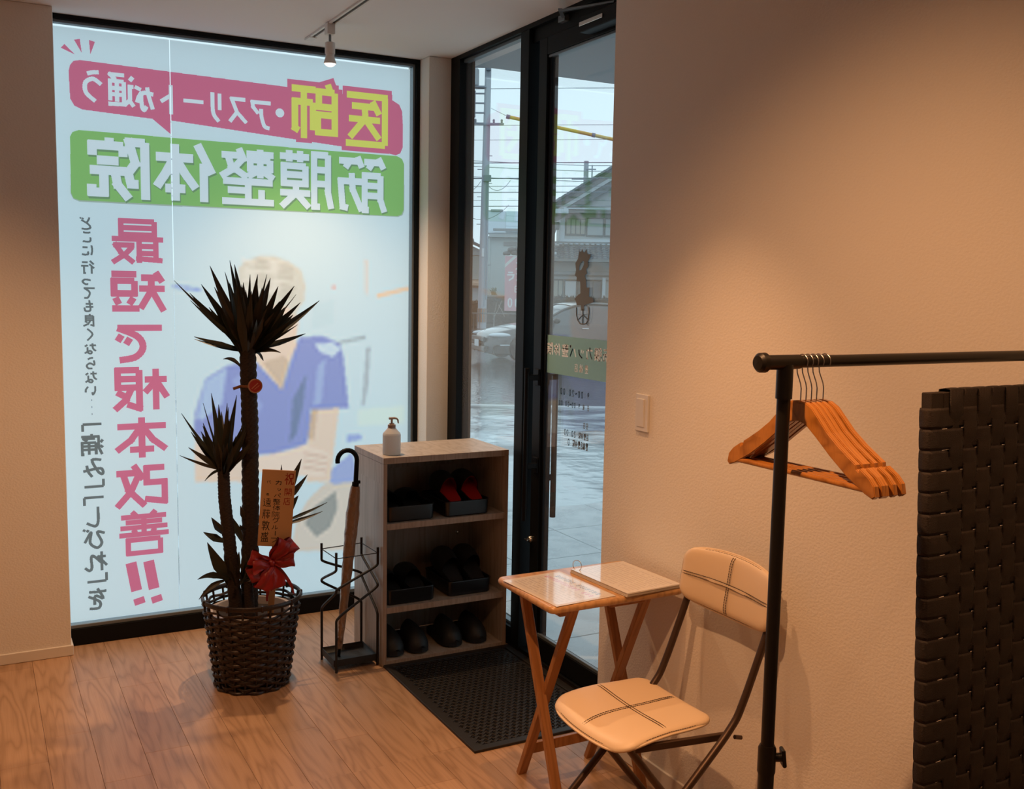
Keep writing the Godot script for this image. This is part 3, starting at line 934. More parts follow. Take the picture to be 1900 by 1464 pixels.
func plant() -> void:
	var root := thing("potted_yucca", "tall dark yucca with two ringed trunks in a brown woven basket", "plant", Vector3(-0.488, 0, 0.705))
	var off := root.position
	var wick := wood(lin(0.075, 0.040, 0.024), noise_tex(0.02, 8, 3), Vector3(9, 30, 9), 0.42)
	var wick2 := wood(lin(0.105, 0.052, 0.028), noise_tex(0.02, 9, 3), Vector3(9, 30, 9), 0.40)
	var cx := func(y: float) -> Vector3:
		return Vector3(lerpf(-0.002, 0.005, y / 0.35), y, lerpf(0.012, -0.014, y / 0.35))
	var rad := func(y: float) -> float:
		return lerpf(0.140, 0.188, y / 0.35)
	# basket: stakes, woven strands, rim
	var stakes := 22
	for s in stakes:
		var a := TAU * s / stakes
		var p := []
		for k in 6:
			var y := 0.005 + 0.335 * k / 5.0
			p.append(cx.call(y) + Vector3(cos(a), 0, sin(a)) * (rad.call(y) - 0.001))
		obj("stake", MB.new().tube(p, 0.0045, 6), wick, root)
	var rows := 23
	for k in rows:
		var y := 0.008 + 0.322 * k / rows
		var wide := 0.0070 if (k > 4 and k < 18) else 0.0060
		var p := []
		for i in 177:
			var a := TAU * i / 176.0
			var wv := cos(a * stakes * 0.5 + PI * k)
			var rr: float = rad.call(y) + 0.0062 * wv
			p.append(cx.call(y) + Vector3(cos(a) * rr, 0.0016 * sin(a * stakes * 0.5 + PI * k * 0.5), sin(a) * rr))
		obj("weave_strand", MB.new().tube(p, 0.0022, 7, false, wide / 0.0022, Vector3.UP), wick if k % 2 else wick2, root)
	var rim := []
	for i in 65:
		var a := TAU * i / 64.0
		rim.append(cx.call(0.345) + Vector3(cos(a), 0, sin(a)) * (rad.call(0.345) + 0.002))
	obj("rim", MB.new().tube(rim, 0.0052, 8, false, 2.0, Vector3.UP), wick, root)
	for s in 9:
		var a := TAU * (s + 0.3) / 9
		obj("rim_tie", MB.new().box(cx.call(0.344) + Vector3(cos(a), 0, sin(a)) * (rad.call(0.345) + 0.002), Vector3(0.016, 0.025, 0.010), 0.003, Basis(Vector3.UP, -a)), wick2, root)
	var pot := MB.new().lathe([Vector2(0.120, 0.02), Vector2(0.150, 0.285), Vector2(0.164, 0.287), Vector2(0.164, 0.296), Vector2(0.147, 0.298), Vector2(0.138, 0.262)], 40, Vector3(0, 0, -0.005))
	obj("inner_pot", pot, mat(lin(0.55, 0.47, 0.42), 0.45), root)
	obj("basket_bottom", MB.new().lathe([Vector2(0, 0.012), Vector2(0.138, 0.012), Vector2(0.138, 0.004), Vector2(0, 0.004)], 32, Vector3(0, 0, 0.012)), wick, root)
	obj("soil", MB.new().lathe([Vector2(0, 0.278), Vector2(0.07, 0.275), Vector2(0.143, 0.268)], 32, Vector3(0, 0, -0.005)), mat(lin(0.03, 0.02, 0.014), 0.95), root)
	# trunks
	var bark := mat(lin(0.105, 0.058, 0.034), 0.8)
	bark.albedo_texture = noise_tex(0.03, 31, 4)
	bark.uv1_triplanar = true
	bark.uv1_scale = Vector3(4, 40, 4)
	bark.heightmap_enabled = false
	bark.normal_enabled = true
	bark.normal_texture = noise_tex(0.03, 32, 3, true, 256, 10.0)
	obj("trunk", trunk_mesh([Vector3(-0.500, 0.26, 0.715) - off, Vector3(-0.494, 0.70, 0.73) - off, Vector3(-0.497, 1.05, 0.745) - off, Vector3(-0.504, 1.345, 0.75) - off], 0.034, 0.031), bark, root)
	obj("trunk", trunk_mesh([Vector3(-0.552, 0.26, 0.735) - off, Vector3(-0.575, 0.55, 0.735) - off, Vector3(-0.596, 0.76, 0.74) - off, Vector3(-0.598, 0.885, 0.74) - off], 0.026, 0.022), bark, root)
	obj("trunk", trunk_mesh([Vector3(-0.512, 0.26, 0.785) - off, Vector3(-0.516, 0.36, 0.787) - off, Vector3(-0.520, 0.435, 0.785) - off], 0.020, 0.017), bark, root)
	# leaves
	var greens := [mat(lin(0.020, 0.024, 0.014), 0.5), mat(lin(0.030, 0.026, 0.016), 0.5), mat(lin(0.014, 0.018, 0.012), 0.45)]
	var eye := (CAM - off).normalized()
	var put := func(a: Vector3, b: Vector3, w: float, sag: float) -> void:
		var face := (eye + Vector3(rng.randf_range(-0.5, 0.5), rng.randf_range(-0.1, 0.5), rng.randf_range(-0.3, 0.3))).normalized()
		obj("leaf", leaf_mesh(a - off, b - off, w, sag, face), greens[rng.randi() % 3], root)
	for set in [["-502,1332,-759,1583,14 -502,1332,-722,1512,18 -502,1332,-706,1538,26 -502,1332,-674,1571,34 -502,1332,-643,1562,30 -502,1332,-621,1641,34 -502,1332,-594,1618,18 -502,1332,-578,1596,32 -502,1332,-561,1662,24 -502,1332,-535,1648,36 -502,1332,-522,1580,32 -502,1332,-497,1610,20 -502,1332,-485,1611,38 -502,1332,-454,1578,14 -502,1332,-421,1612,16 -502,1332,-396,1599,38 -502,1332,-343,1570,38 -502,1332,-320,1508,32 -502,1332,-294,1536,10 -485,1332,-216,1514,30 -475,1329,-312,1421,12 -475,1325,-282,1386,26 -525,1326,-698,1376,24 -532,1262,-588,1288,20 -525,1319,-694,1366,14 -475,1315,-403,1319,18 -478,1312,-434,1279,20", 0.75, 0.10],
			["-598,865,-748,1090,16 -598,865,-708,1014,20 -598,865,-723,958,24 -598,865,-762,936,12 -598,865,-682,1134,9 -598,865,-628,1157,26 -598,865,-608,1116,26 -598,865,-588,1127,22 -598,865,-557,1158,26 -598,865,-530,1036,22 -598,865,-521,1018,26 -598,865,-667,1036,26 -598,865,-680,840,12 -598,865,-580,1109,16 -598,865,-538,988,22 -598,865,-529,912,24", 0.74, 0.06],
			["-607,624,-651,692,26 -602,590,-674,628,30 -586,436,-663,591,44 -598,443,-708,460,24 -604,435,-704,381,20 -534,586,-568,681,26 -524,668,-543,728,18 -522,625,-548,657,16 -556,438,-538,535,26 -527,428,-522,564,26 -577,435,-591,534,26 -539,418,-508,482,24", 0.75, 0.03],
			["-376,645,-304,741,40 -379,632,-186,703,14 -379,623,-193,659,16 -398,535,-342,563,24 -367,716,-280,881,34 -367,716,-259,818,26 -367,716,-372,870,20 -420,600,-376,650,30 -430,640,-367,720,30", 0.72, 0.03]]:
		for w in set[0].split(" "):
			var c: PackedStringArray = w.split(",")
			var a := Vector3(float(c[0]) * 0.001, float(c[1]) * 0.001, set[1])
			var b := Vector3(float(c[2]) * 0.001, float(c[3]) * 0.001, set[1] + rng.randf_range(-set[2], set[2]))
			var flat: float = absf(b.x - a.x) / (a.distance_to(b) + 0.001)
			put.call(a, b, float(c[4]) * 0.00112, (0.03 if b.y < a.y + 0.03 else -0.01) * flat - (0.012 if b.y > a.y + 0.1 else 0.0))
	# the fill of each crown, and the leaves that point at and away from the room
	for k in 64:
		var an := rng.randf_range(0, TAU)
		var up := rng.randf_range(0.35, 1.0)
		var out := rng.randf_range(0.06, 0.20) * (1.15 - up * 0.6)
		put.call(Vector3(-0.502 + cos(an) * 0.02, 1.30 + rng.randf() * 0.06, 0.75 + sin(an) * 0.02), Vector3(-0.502 + cos(an) * out, 1.36 + 0.22 * up, 0.75 + sin(an) * out * 1.5), rng.randf_range(0.030, 0.046), -0.01)
	for k in 22:
		var an := rng.randf_range(0, TAU)
		var up := rng.randf_range(0.2, 1.0)
		var out := rng.randf_range(0.04, 0.13) * (1.15 - up * 0.6)
		put.call(Vector3(-0.598 + cos(an) * 0.016, 0.85 + rng.randf() * 0.04, 0.74 + sin(an) * 0.016), Vector3(-0.598 + cos(an) * out, 0.90 + 0.19 * up, 0.74 + sin(an) * out * 1.4), rng.randf_range(0.020, 0.032), -0.005)
	for k in 16:
		var an := rng.randf_range(0, TAU)
		var out := rng.randf_range(0.04, 0.10)
		put.call(Vector3(-0.548 + cos(an) * 0.03, 0.40 + rng.randf() * 0.05, 0.75 + sin(an) * 0.03), Vector3(-0.548 + cos(an) * out, 0.47 + rng.randf() * 0.07, 0.75 + sin(an) * out), rng.randf_range(0.016, 0.028), 0.01)

	# red tag tied to the trunk
	var t := thing("round_tag", "round red tag tied to the tall yucca trunk by a brown band", "tag", Vector3(-0.486, 1.190, 0.790))
	obj("disc", MB.new().lathe([Vector2(0, 0.002), Vector2(0.0235, 0.002), Vector2(0.0235, -0.002), Vector2(0, -0.002)], 28, Vector3.ZERO, Basis(Vector3.RIGHT, Vector3.BACK, Vector3.DOWN)), mat(lin(0.34, 0.02, 0.015), 0.4), t)
	obj("rim", MB.new().tube(range(25).map(func(i): return Vector3(cos(TAU * i / 24.0), sin(TAU * i / 24.0), 0.0) * 0.025), 0.003, 8, false), mat(lin(0.40, 0.18, 0.09), 0.4), t)
	obj("print", MB.new().bar(Vector3(-0.014, -0.010, 0.0026), Vector3(0.010, 0.011, 0.0026), 0.003, 0.0008, Vector3.BACK).bar(Vector3(-0.004, -0.013, 0.0026), Vector3(0.015, 0.002, 0.0026), 0.002, 0.0008, Vector3.BACK), mat(lin(0.55, 0.22, 0.10), 0.5), t)
	var band := []
	for i in 17:
		var a := PI * (0.05 + 0.9 * i / 16.0)
		band.append(Vector3(-0.0105 + cos(a) * 0.0345, -0.003, -0.044 + sin(a) * 0.0345))
	band.append(Vector3(-0.075, -0.012, -0.035))
	obj("band", MB.new().tube(band, 0.0014, 6, true, 4.0, Vector3.UP), mat(lin(0.20, 0.08, 0.03), 0.6), t)

	# congratulation board on its stake
	var pl := thing("gift_board", "thin wooden board with brushed red and black writing on a stake in the basket", "sign board", Vector3(-0.4435, 0.29, 0.806))
	pl.rotation = Vector3(0, -0.30, -0.072)
	var tex := Image.create(300, 730, false, Image.FORMAT_RGB8)
	tex.fill(lin(0.56, 0.31, 0.135))
	var p := Paint.new()
	p.im = tex
	p.s = 1.0
	var red := lin(0.30, 0.012, 0.008)
	var black := lin(0.012, 0.009, 0.008)
	for g in ["祝 204 20 84 116 9 r", "開 208 168 70 72 6 r", "店 206 258 66 70 6 r", "カ 120 96 62 44 7 b", "ッ 136 164 46 34 6 b", "パ 116 220 66 40 6 b", "整 112 272 68 56 5 b", "体 112 334 70 52 6 b", "院 108 396 74 58 5 b", "グ 118 456 62 52 6 b", "ル 114 522 62 46 6 b", "｜ 124 576 56 54 7 b", "プ 110 640 74 54 6 b", "代 46 100 38 30 3 b", "表 46 222 30 26 3 b", "遠 24 270 74 84 6 b", "藤 24 376 72 90 6 b", "敦 22 484 76 96 7 b", "盛 22 590 74 100 7 b"]:
		var f: PackedStringArray = g.split(" ")
		for q in glyph_quads(f[0], Vector2(float(f[1]), float(f[2])), Vector2(float(f[3]), float(f[4])), float(f[5]), false):
			p.poly(q, red if f[6] == "r" else black)
	var bm := mat(Color.WHITE, 0.55)
	bm.albedo_texture = ImageTexture.create_from_image(tex)
	var bare := mat(lin(0.56, 0.31, 0.135), 0.55)
	obj("board", MB.new().box(Vector3(0, 0.428, 0.004), Vector3(0.126, 0.300, 0.005), 0.001), bare, pl)
	var fr := MB.new()
	fr.tri(Vector3(-0.0625, 0.2785, 0.0068), Vector3(0.0625, 0.2785, 0.0068), Vector3(0.0625, 0.5775, 0.0068), Vector3.BACK, Vector3.BACK, Vector3.BACK, Vector2(0, 1), Vector2(1, 1), Vector2(1, 0))
	fr.tri(Vector3(-0.0625, 0.2785, 0.0068), Vector3(0.0625, 0.5775, 0.0068), Vector3(-0.0625, 0.5775, 0.0068), Vector3.BACK, Vector3.BACK, Vector3.BACK, Vector2(0, 1), Vector2(1, 0), Vector2(0, 0))
	obj("lettering", fr, bm, pl)
	obj("stake", MB.new().box(Vector3(0.004, 0.25, -0.004), Vector3(0.024, 0.52, 0.011), 0.001), bare, pl)

	# red bow
	var bow := thing("ribbon_bow", "crumpled red ribbon bow tied to the stake below the congratulation board", "bow", Vector3(-0.444, 0.512, 0.832))
	var rm := mat(lin(0.26, 0.006, 0.006), 0.42)
	rm.rim_enabled = true
	rm.rim = 0.4
	for e in [[160, 0.090, 0.055, 0.02], [38, 0.115, 0.062, 0.015], [205, 0.100, 0.060, 0.03], [245, 0.105, 0.060, 0.035], [285, 0.100, 0.058, 0.03], [5, 0.085, 0.055, 0.03], [60, 0.10, 0.05, 0.03], [180, 0.080, 0.050, 0.045]]:
		var ang: float = deg_to_rad(e[0])
		var dir := Vector3(cos(ang), sin(ang), 0)
		var sd := Vector3(-sin(ang), cos(ang), 0)
		var ln: float = e[1]
		var wd: float = e[2]
		var zz: float = e[3]
		var ph := rng.randf() * TAU
		obj("loop", MB.new().sheet(func(u: float, v: float) -> Vector3:
			var a := u * TAU
			var along := (1 - cos(a)) * 0.5 * ln
			var th := sin(a) * 0.020 * (1.0 + 0.3 * sin(u * 9 + ph))
			var w := (v - 0.5) * wd * (0.30 + 0.75 * sin(PI * clampf(along / ln, 0, 1) * 0.5))
			return dir * along + sd * (w + 0.004 * sin(along * 90 + ph)) + Vector3(0, 0, th + zz * along / ln + 0.005 * sin(v * 9 + along * 60 + ph)), 22, 6), rm, bow)
	obj("knot", MB.new().ball(Vector3(0, 0, 0.012), Vector3(0.016, 0.015, 0.016)), rm, bow)
	for e in [[Vector3(0.045, -0.030, 0.01), Vector3(0.075, -0.080, 0.02), Vector3(0.088, -0.135, 0.01)], [Vector3(-0.015, -0.05, 0.02), Vector3(-0.022, -0.10, 0.03), Vector3(-0.018, -0.150, 0.015)]]:
		var c0: Vector3 = e[0]
		var c1: Vector3 = e[1]
		var c2: Vector3 = e[2]
		obj("tail", MB.new().sheet(func(u: float, v: float) -> Vector3:
			var q := Vector3.ZERO.lerp(c0, u).lerp(c0.lerp(c1, u), u).lerp(c1.lerp(c2, u), u)
			return q + Vector3((v - 0.5) * 0.026 * (1.0 - u * 0.75), 0.0, 0.004 * sin(u * 12)), 12, 2), rm, bow)


func umbrella() -> void:
	var st := thing("umbrella_stand", "black wire umbrella stand of four spiralling rods with a square drip tray", "umbrella stand", Vector3(-0.078, 0, 0.682))
	var cs := [Vector3(-0.085, 0, 0.094), Vector3(-0.092, 0, -0.078), Vector3(0.092, 0, -0.103), Vector3(0.098, 0, 0.079)]
	for k in 4:
		var a: Vector3 = cs[k]
		var b: Vector3 = cs[(k + 1) % 4]
		var c: Vector3 = cs[(k + 2) % 4]
		var key := [a + Vector3(0, 0.502, 0), a + Vector3(0, 0.445, 0), a + Vector3(0, 0.425, 0), b + Vector3(0, 0.350, 0), b + Vector3(0, 0.335, 0), c + Vector3(0, 0.228, 0), c + Vector3(0, 0.195, 0), c + Vector3(0, 0.0, 0)]
		var p := []
		for i in key.size() - 1:
			var n := 6
			for j in n:
				p.append(key[i].lerp(key[i + 1], float(j) / n))
		p.append(key[-1])
		for pass_ in 3:
			var q := p.duplicate()
			for i in range(1, p.size() - 1):
				q[i] = p[i] * 0.5 + (p[i - 1] + p[i + 1]) * 0.25
			p = q
		obj("rod", MB.new().tube(p, 0.0055, 10), M.blackmat, st)
		obj("top_wire", MB.new().tube([a + Vector3(0, 0.478, 0), b + Vector3(0, 0.478, 0)], 0.0021, 6), M.blackmat, st)
	var tray := MB.new()
	rr_loft(tray, 0.092, 0.085, 0.004, [Vector2(0, 0.022), Vector2(0, 0.050), Vector2(0.003, 0.050), Vector2(0.004, 0.026), Vector2(0.04, 0.026), Vector2(0.078, 0.026)])
	obj("tray", tray, M.blackmat, st)
	# the umbrella, wrapped in clear plastic
	var u := thing("closed_umbrella", "closed umbrella with black crook handle and crinkled brown sleeve in the wire stand", "umbrella", Vector3(-0.113, 0.027, 0.665))
	var o := u.position
	var body := mat(lin(0.34, 0.215, 0.135), 0.30)
	body.clearcoat_enabled = true
	body.clearcoat = 0.6
	body.clearcoat_roughness = 0.18
	body.normal_enabled = true
	body.normal_texture = noise_tex(0.02, 44, 3, true, 256, 12.0)
	body.normal_scale = 1.3
	body.uv1_triplanar = true
	body.uv1_scale = Vector3(9, 3, 9)
	var p := []
	var r := []
	for i in 25:
		var t := i / 24.0
		p.append(Vector3(-0.113, 0.06, 0.665).lerp(Vector3(-0.0475, 0.748, 0.676), t) - o)
		r.append((0.011 + 0.020 * pow(t, 0.8)) * (1.0 if t < 0.82 else 1.0 - (t - 0.82) * 2.1) * (1.0 + 0.05 * sin(i * 2.3)))
	obj("sleeve", MB.new().tube(p, r, 14), body, u)
	obj("ferrule", MB.new().tube([Vector3(-0.115, 0.027, 0.665) - o, Vector3(-0.112, 0.07, 0.665) - o], 0.006, 8), M.black, u)
	var hk := [Vector3(-0.0475, 0.735, 0.676), Vector3(-0.0445, 0.80, 0.677), Vector3(-0.0420, 0.852, 0.678)]
	for i in 13:
		var a := PI * 1.06 * i / 12.0
		hk.append(Vector3(-0.0835 + cos(a) * 0.0415, 0.858 + sin(a) * 0.043, 0.678))
	for i in hk.size():
		hk[i] -= o
	obj("handle", MB.new().tube(hk, 0.0098, 12), M.black, u)
	obj("collar", MB.new().tube([Vector3(-0.0485, 0.738, 0.676) - o, Vector3(-0.0465, 0.765, 0.676) - o], 0.0145, 12).box(Vector3(-0.0330, 0.765, 0.678) - o, Vector3(0.012, 0.014, 0.010), 0.002), M.black, u)


func slipper(called: String, label: String, at: Vector3, turn: float, pitch: float, lining: Material, parted := true, group := "", size := 1.0, high := 0.062) -> Node3D:
	# toe towards local +z
	var o := thing(called, label, "slipper", at, turn, group)
	o.rotation.x = pitch
	var L := 0.255 * size
	var half := func(s: float) -> float:
		var k := clampf(s, 0.0, 1.0)
		return size * (0.036 + 0.015 * smoothstep(0.15, 0.75, k)) * pow(maxf(1.0 - pow(absf(2.0 * k - 1.0), 7.0), 0.0), 0.5) * (1.0 - 0.20 * smoothstep(0.80, 1.0, k))
	var out := PackedVector2Array()
	for i in 21:
		var s := i / 20.0
		out.append(Vector2(half.call(s), s * L))
	for i in 21:
		var s := 1.0 - i / 20.0
		out.append(Vector2(-half.call(s), s * L))
	var clean := PackedVector2Array()
	for q in out:
		if clean.is_empty() or clean[-1].distance_to(q) > 0.0015:
			clean.append(q)
	if clean[0].distance_to(clean[-1]) < 0.0015:
		clean.remove_at(clean.size() - 1)
	obj("sole", MB.new().prism(clean, 0.022, Transform3D(Basis(Vector3.RIGHT, Vector3.BACK, Vector3.DOWN), Vector3(0, 0.011, 0))), M.blackmat, o)
	obj("insole", MB.new().prism(Geometry2D.offset_polygon(clean, -0.004)[0], 0.003, Transform3D(Basis(Vector3.RIGHT, Vector3.BACK, Vector3.DOWN), Vector3(0, 0.0236, 0))), lining, o)
	for lay in [[0.0, M.blackmat, "upper"], [0.0030, lining, "lining"]]:
		var d: float = lay[0]
		obj(lay[2], MB.new().sheet(func(u: float, v: float) -> Vector3:
			var s := lerpf(0.40, 0.992, u)
			var a := v * PI
			var w: float = half.call(s) - d + 0.001
			var h: float = high * size * pow(maxf(1.0 - pow((s - 0.40) / 0.60, 2.2), 0.0), 0.6) + 0.006 - d
			return Vector3(cos(a) * w, 0.016 + sin(a) * h, s * L), 12, 12, -1.0), lay[1], o)
	return o


func tray(label: String, at: Vector3, hx: float, hz: float) -> void:
	var o := MB.new()
	rr_loft(o, hx, hz, 0.022, [Vector2(0.010, 0.0), Vector2(0.003, 0.006), Vector2(0.0, 0.062), Vector2(-0.003, 0.066), Vector2(0.004, 0.067), Vector2(0.007, 0.060), Vector2(0.014, 0.008), Vector2(0.09, 0.007)])
	var n := obj("shoe_tray", o, mat(lin(0.006, 0.006, 0.007), 0.28))
	n.position = at
	tag(n, label, "tray", "black shoe trays")


func shoe_shelf() -> void:
	var x0 := 0.029
	var x1 := 0.604
	var z0 := 0.445
	var z1 := 0.800
	var g := grain_tex(77, 256, 512, 4.0, 1.6, 0.90, 0.10)
	var w := wood(lin(0.50, 0.425, 0.36), g, Vector3(4.5, 1.3, 4.5), 0.42)
	var edge := wood(lin(0.40, 0.275, 0.19), g, Vector3(9, 2, 9), 0.5)
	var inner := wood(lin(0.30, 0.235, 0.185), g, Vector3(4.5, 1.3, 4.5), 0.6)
	var s := thing("shoe_shelf", "low pale wood-grain shoe shelf of three open compartments beside the glass door", "shelf", Vector3(x0, 0, z0))
	var o := s.position
	var panel := func(a: Vector3, called: String, b: Vector3, m: Material, front := true) -> void:
		obj(called, MB.new().bx(a - o, b - o, 0.0012), m, s)
		if front:
			obj(called + "_edge", MB.new().bx(Vector3(a.x + 0.0005, a.y + 0.0005, z1) - o, Vector3(b.x - 0.0005, b.y - 0.0005, z1 + 0.0012) - o), edge, s)
	panel.call(Vector3(x0, 0.854, z0), "top", Vector3(x1, 0.880, z1), w)
	panel.call(Vector3(x0, 0.0, z0), "side", Vector3(x0 + 0.016, 0.854, z1), w)
	panel.call(Vector3(x1 - 0.016, 0.0, z0), "side", Vector3(x1, 0.854, z1), w)
	panel.call(Vector3(x0 + 0.016, 0.579, z0 + 0.01), "shelf_board", Vector3(x1 - 0.016, 0.605, z1), w)
	panel.call(Vector3(x0 + 0.016, 0.226, z0 + 0.01), "shelf_board", Vector3(x1 - 0.016, 0.2515, z1), w)
	panel.call(Vector3(x0 + 0.016, 0.0, z0 + 0.01), "bottom", Vector3(x1 - 0.016, 0.024, z1), w)
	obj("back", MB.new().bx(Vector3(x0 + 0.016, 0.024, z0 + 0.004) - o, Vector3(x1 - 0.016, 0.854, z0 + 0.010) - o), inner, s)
	obj("screw_cap", MB.new().lathe([Vector2(0, 0.006), Vector2(0.006, 0.005), Vector2(0.010, 0.0)], 18, Vector3(0.527, 0.447, z0 + 0.010) - o, Basis(Vector3.RIGHT, Vector3.BACK, Vector3.DOWN)), M.steel, s)
	# trays and footwear
	var dark := mat(lin(0.012, 0.011, 0.011), 0.7)
	var red := mat(lin(0.42, 0.012, 0.010), 0.45)
	tray("black plastic shoe tray on the upper board of the shelf, under plain black slippers", Vector3(0.157, 0.6055, 0.655), 0.108, 0.135)
	tray("black plastic shoe tray on the upper board, under the red-lined sandals", Vector3(0.415, 0.6055, 0.658), 0.105, 0.135)
	tray("black plastic shoe tray on the middle board, nearer the umbrella stand", Vector3(0.162, 0.2520, 0.655), 0.110, 0.130)
	tray("black plastic shoe tray on the middle board, nearer the door", Vector3(0.437, 0.2520, 0.650), 0.104, 0.130)
	var n := "black slippers and sandals in the shoe shelf"
	slipper("slipper", "plain black slipper in the upper tray, against the shelf side", Vector3(0.105, 0.617, 0.768), PI, -0.10, dark, true, n)
	slipper("slipper", "plain black slipper in the upper tray, next to the red-lined pair", Vector3(0.207, 0.617, 0.768), PI, -0.10, dark, true, n)
	slipper("slipper", "black sandal with bright red lining, the one of its pair nearer the shelf's middle", Vector3(0.368, 0.640, 0.778), PI, -0.35, red, true, n, 0.97, 0.072)
	slipper("slipper", "black sandal with bright red lining, the one of its pair nearer the door", Vector3(0.468, 0.640, 0.778), PI, -0.35, red, true, n, 0.97, 0.072)
	slipper("slipper", "black slipper in the middle tray nearer the umbrella stand, its outer one", Vector3(0.108, 0.268, 0.77), PI, -0.10, dark, true, n)
	slipper("slipper", "black slipper in the middle tray nearer the umbrella stand, its inner one", Vector3(0.212, 0.268, 0.77), PI, -0.20, dark, true, n)
	slipper("slipper", "bulky black slipper in the middle tray nearer the door, its inner one", Vector3(0.386, 0.278, 0.765), PI, -0.42, dark, true, n, 1.0, 0.075)
	slipper("slipper", "bulky black slipper in the middle tray nearer the door, its outer one", Vector3(0.488, 0.278, 0.765), PI, -0.42, dark, true, n, 1.0, 0.075)
	slipper("slipper", "black slipper on the bottom board, toe outward, first from the shelf's umbrella side", Vector3(0.088, 0.030, 0.535), 0.05, 0.0, dark, true, n, 0.98, 0.085)
	slipper("slipper", "black slipper on the bottom board, toe outward, second from the shelf's umbrella side", Vector3(0.200, 0.030, 0.540), 0.04, 0.0, dark, true, n, 0.98, 0.085)
	slipper("slipper", "black slipper on the bottom board, toe outward, third from the shelf's umbrella side", Vector3(0.358, 0.030, 0.535), 0.06, 0.0, dark, true, n, 0.98, 0.085)
	slipper("slipper", "black slipper on the bottom board, toe outward, last towards the glass door", Vector3(0.478, 0.030, 0.538), 0.05, 0.0, dark, true, n, 0.98, 0.085)
	# pump bottle
	var b := thing("pump_bottle", "small translucent pump bottle of hand sanitizer on top of the shoe shelf", "bottle", Vector3(0.094, 0.8805, 0.722))
	var milk := mat(lin(0.62, 0.60, 0.57), 0.35)
	milk.backlight_enabled = true
	milk.backlight = Color(0.9, 0.9, 0.9)
	var bot := MB.new().lathe([Vector2(0, 0), Vector2(0.034, 0), Vector2(0.0375, 0.004), Vector2(0.0375, 0.082), Vector2(0.035, 0.089), Vector2(0.018, 0.108), Vector2(0.0165, 0.112)], 28)
	obj("body", bot, milk, b)
	var tan_ := mat(lin(0.40, 0.30, 0.235), 0.4)
	obj("cap", MB.new().lathe([Vector2(0.0165, 0.109), Vector2(0.0165, 0.124), Vector2(0.0105, 0.125), Vector2(0.0105, 0.130), Vector2(0, 0.130)], 20), tan_, b)
	obj("pump", MB.new().tube([Vector3(0, 0.128, 0), Vector3(0, 0.148, 0)], 0.0045, 10).tube([Vector3(-0.012, 0.150, 0), Vector3(0.012, 0.150, 0), Vector3(0.022, 0.148, 0), Vector3(0.027, 0.142, 0), Vector3(0.029, 0.128, 0)], [0.0052, 0.0048, 0.004, 0.0036, 0.003], 10), tan_, b)


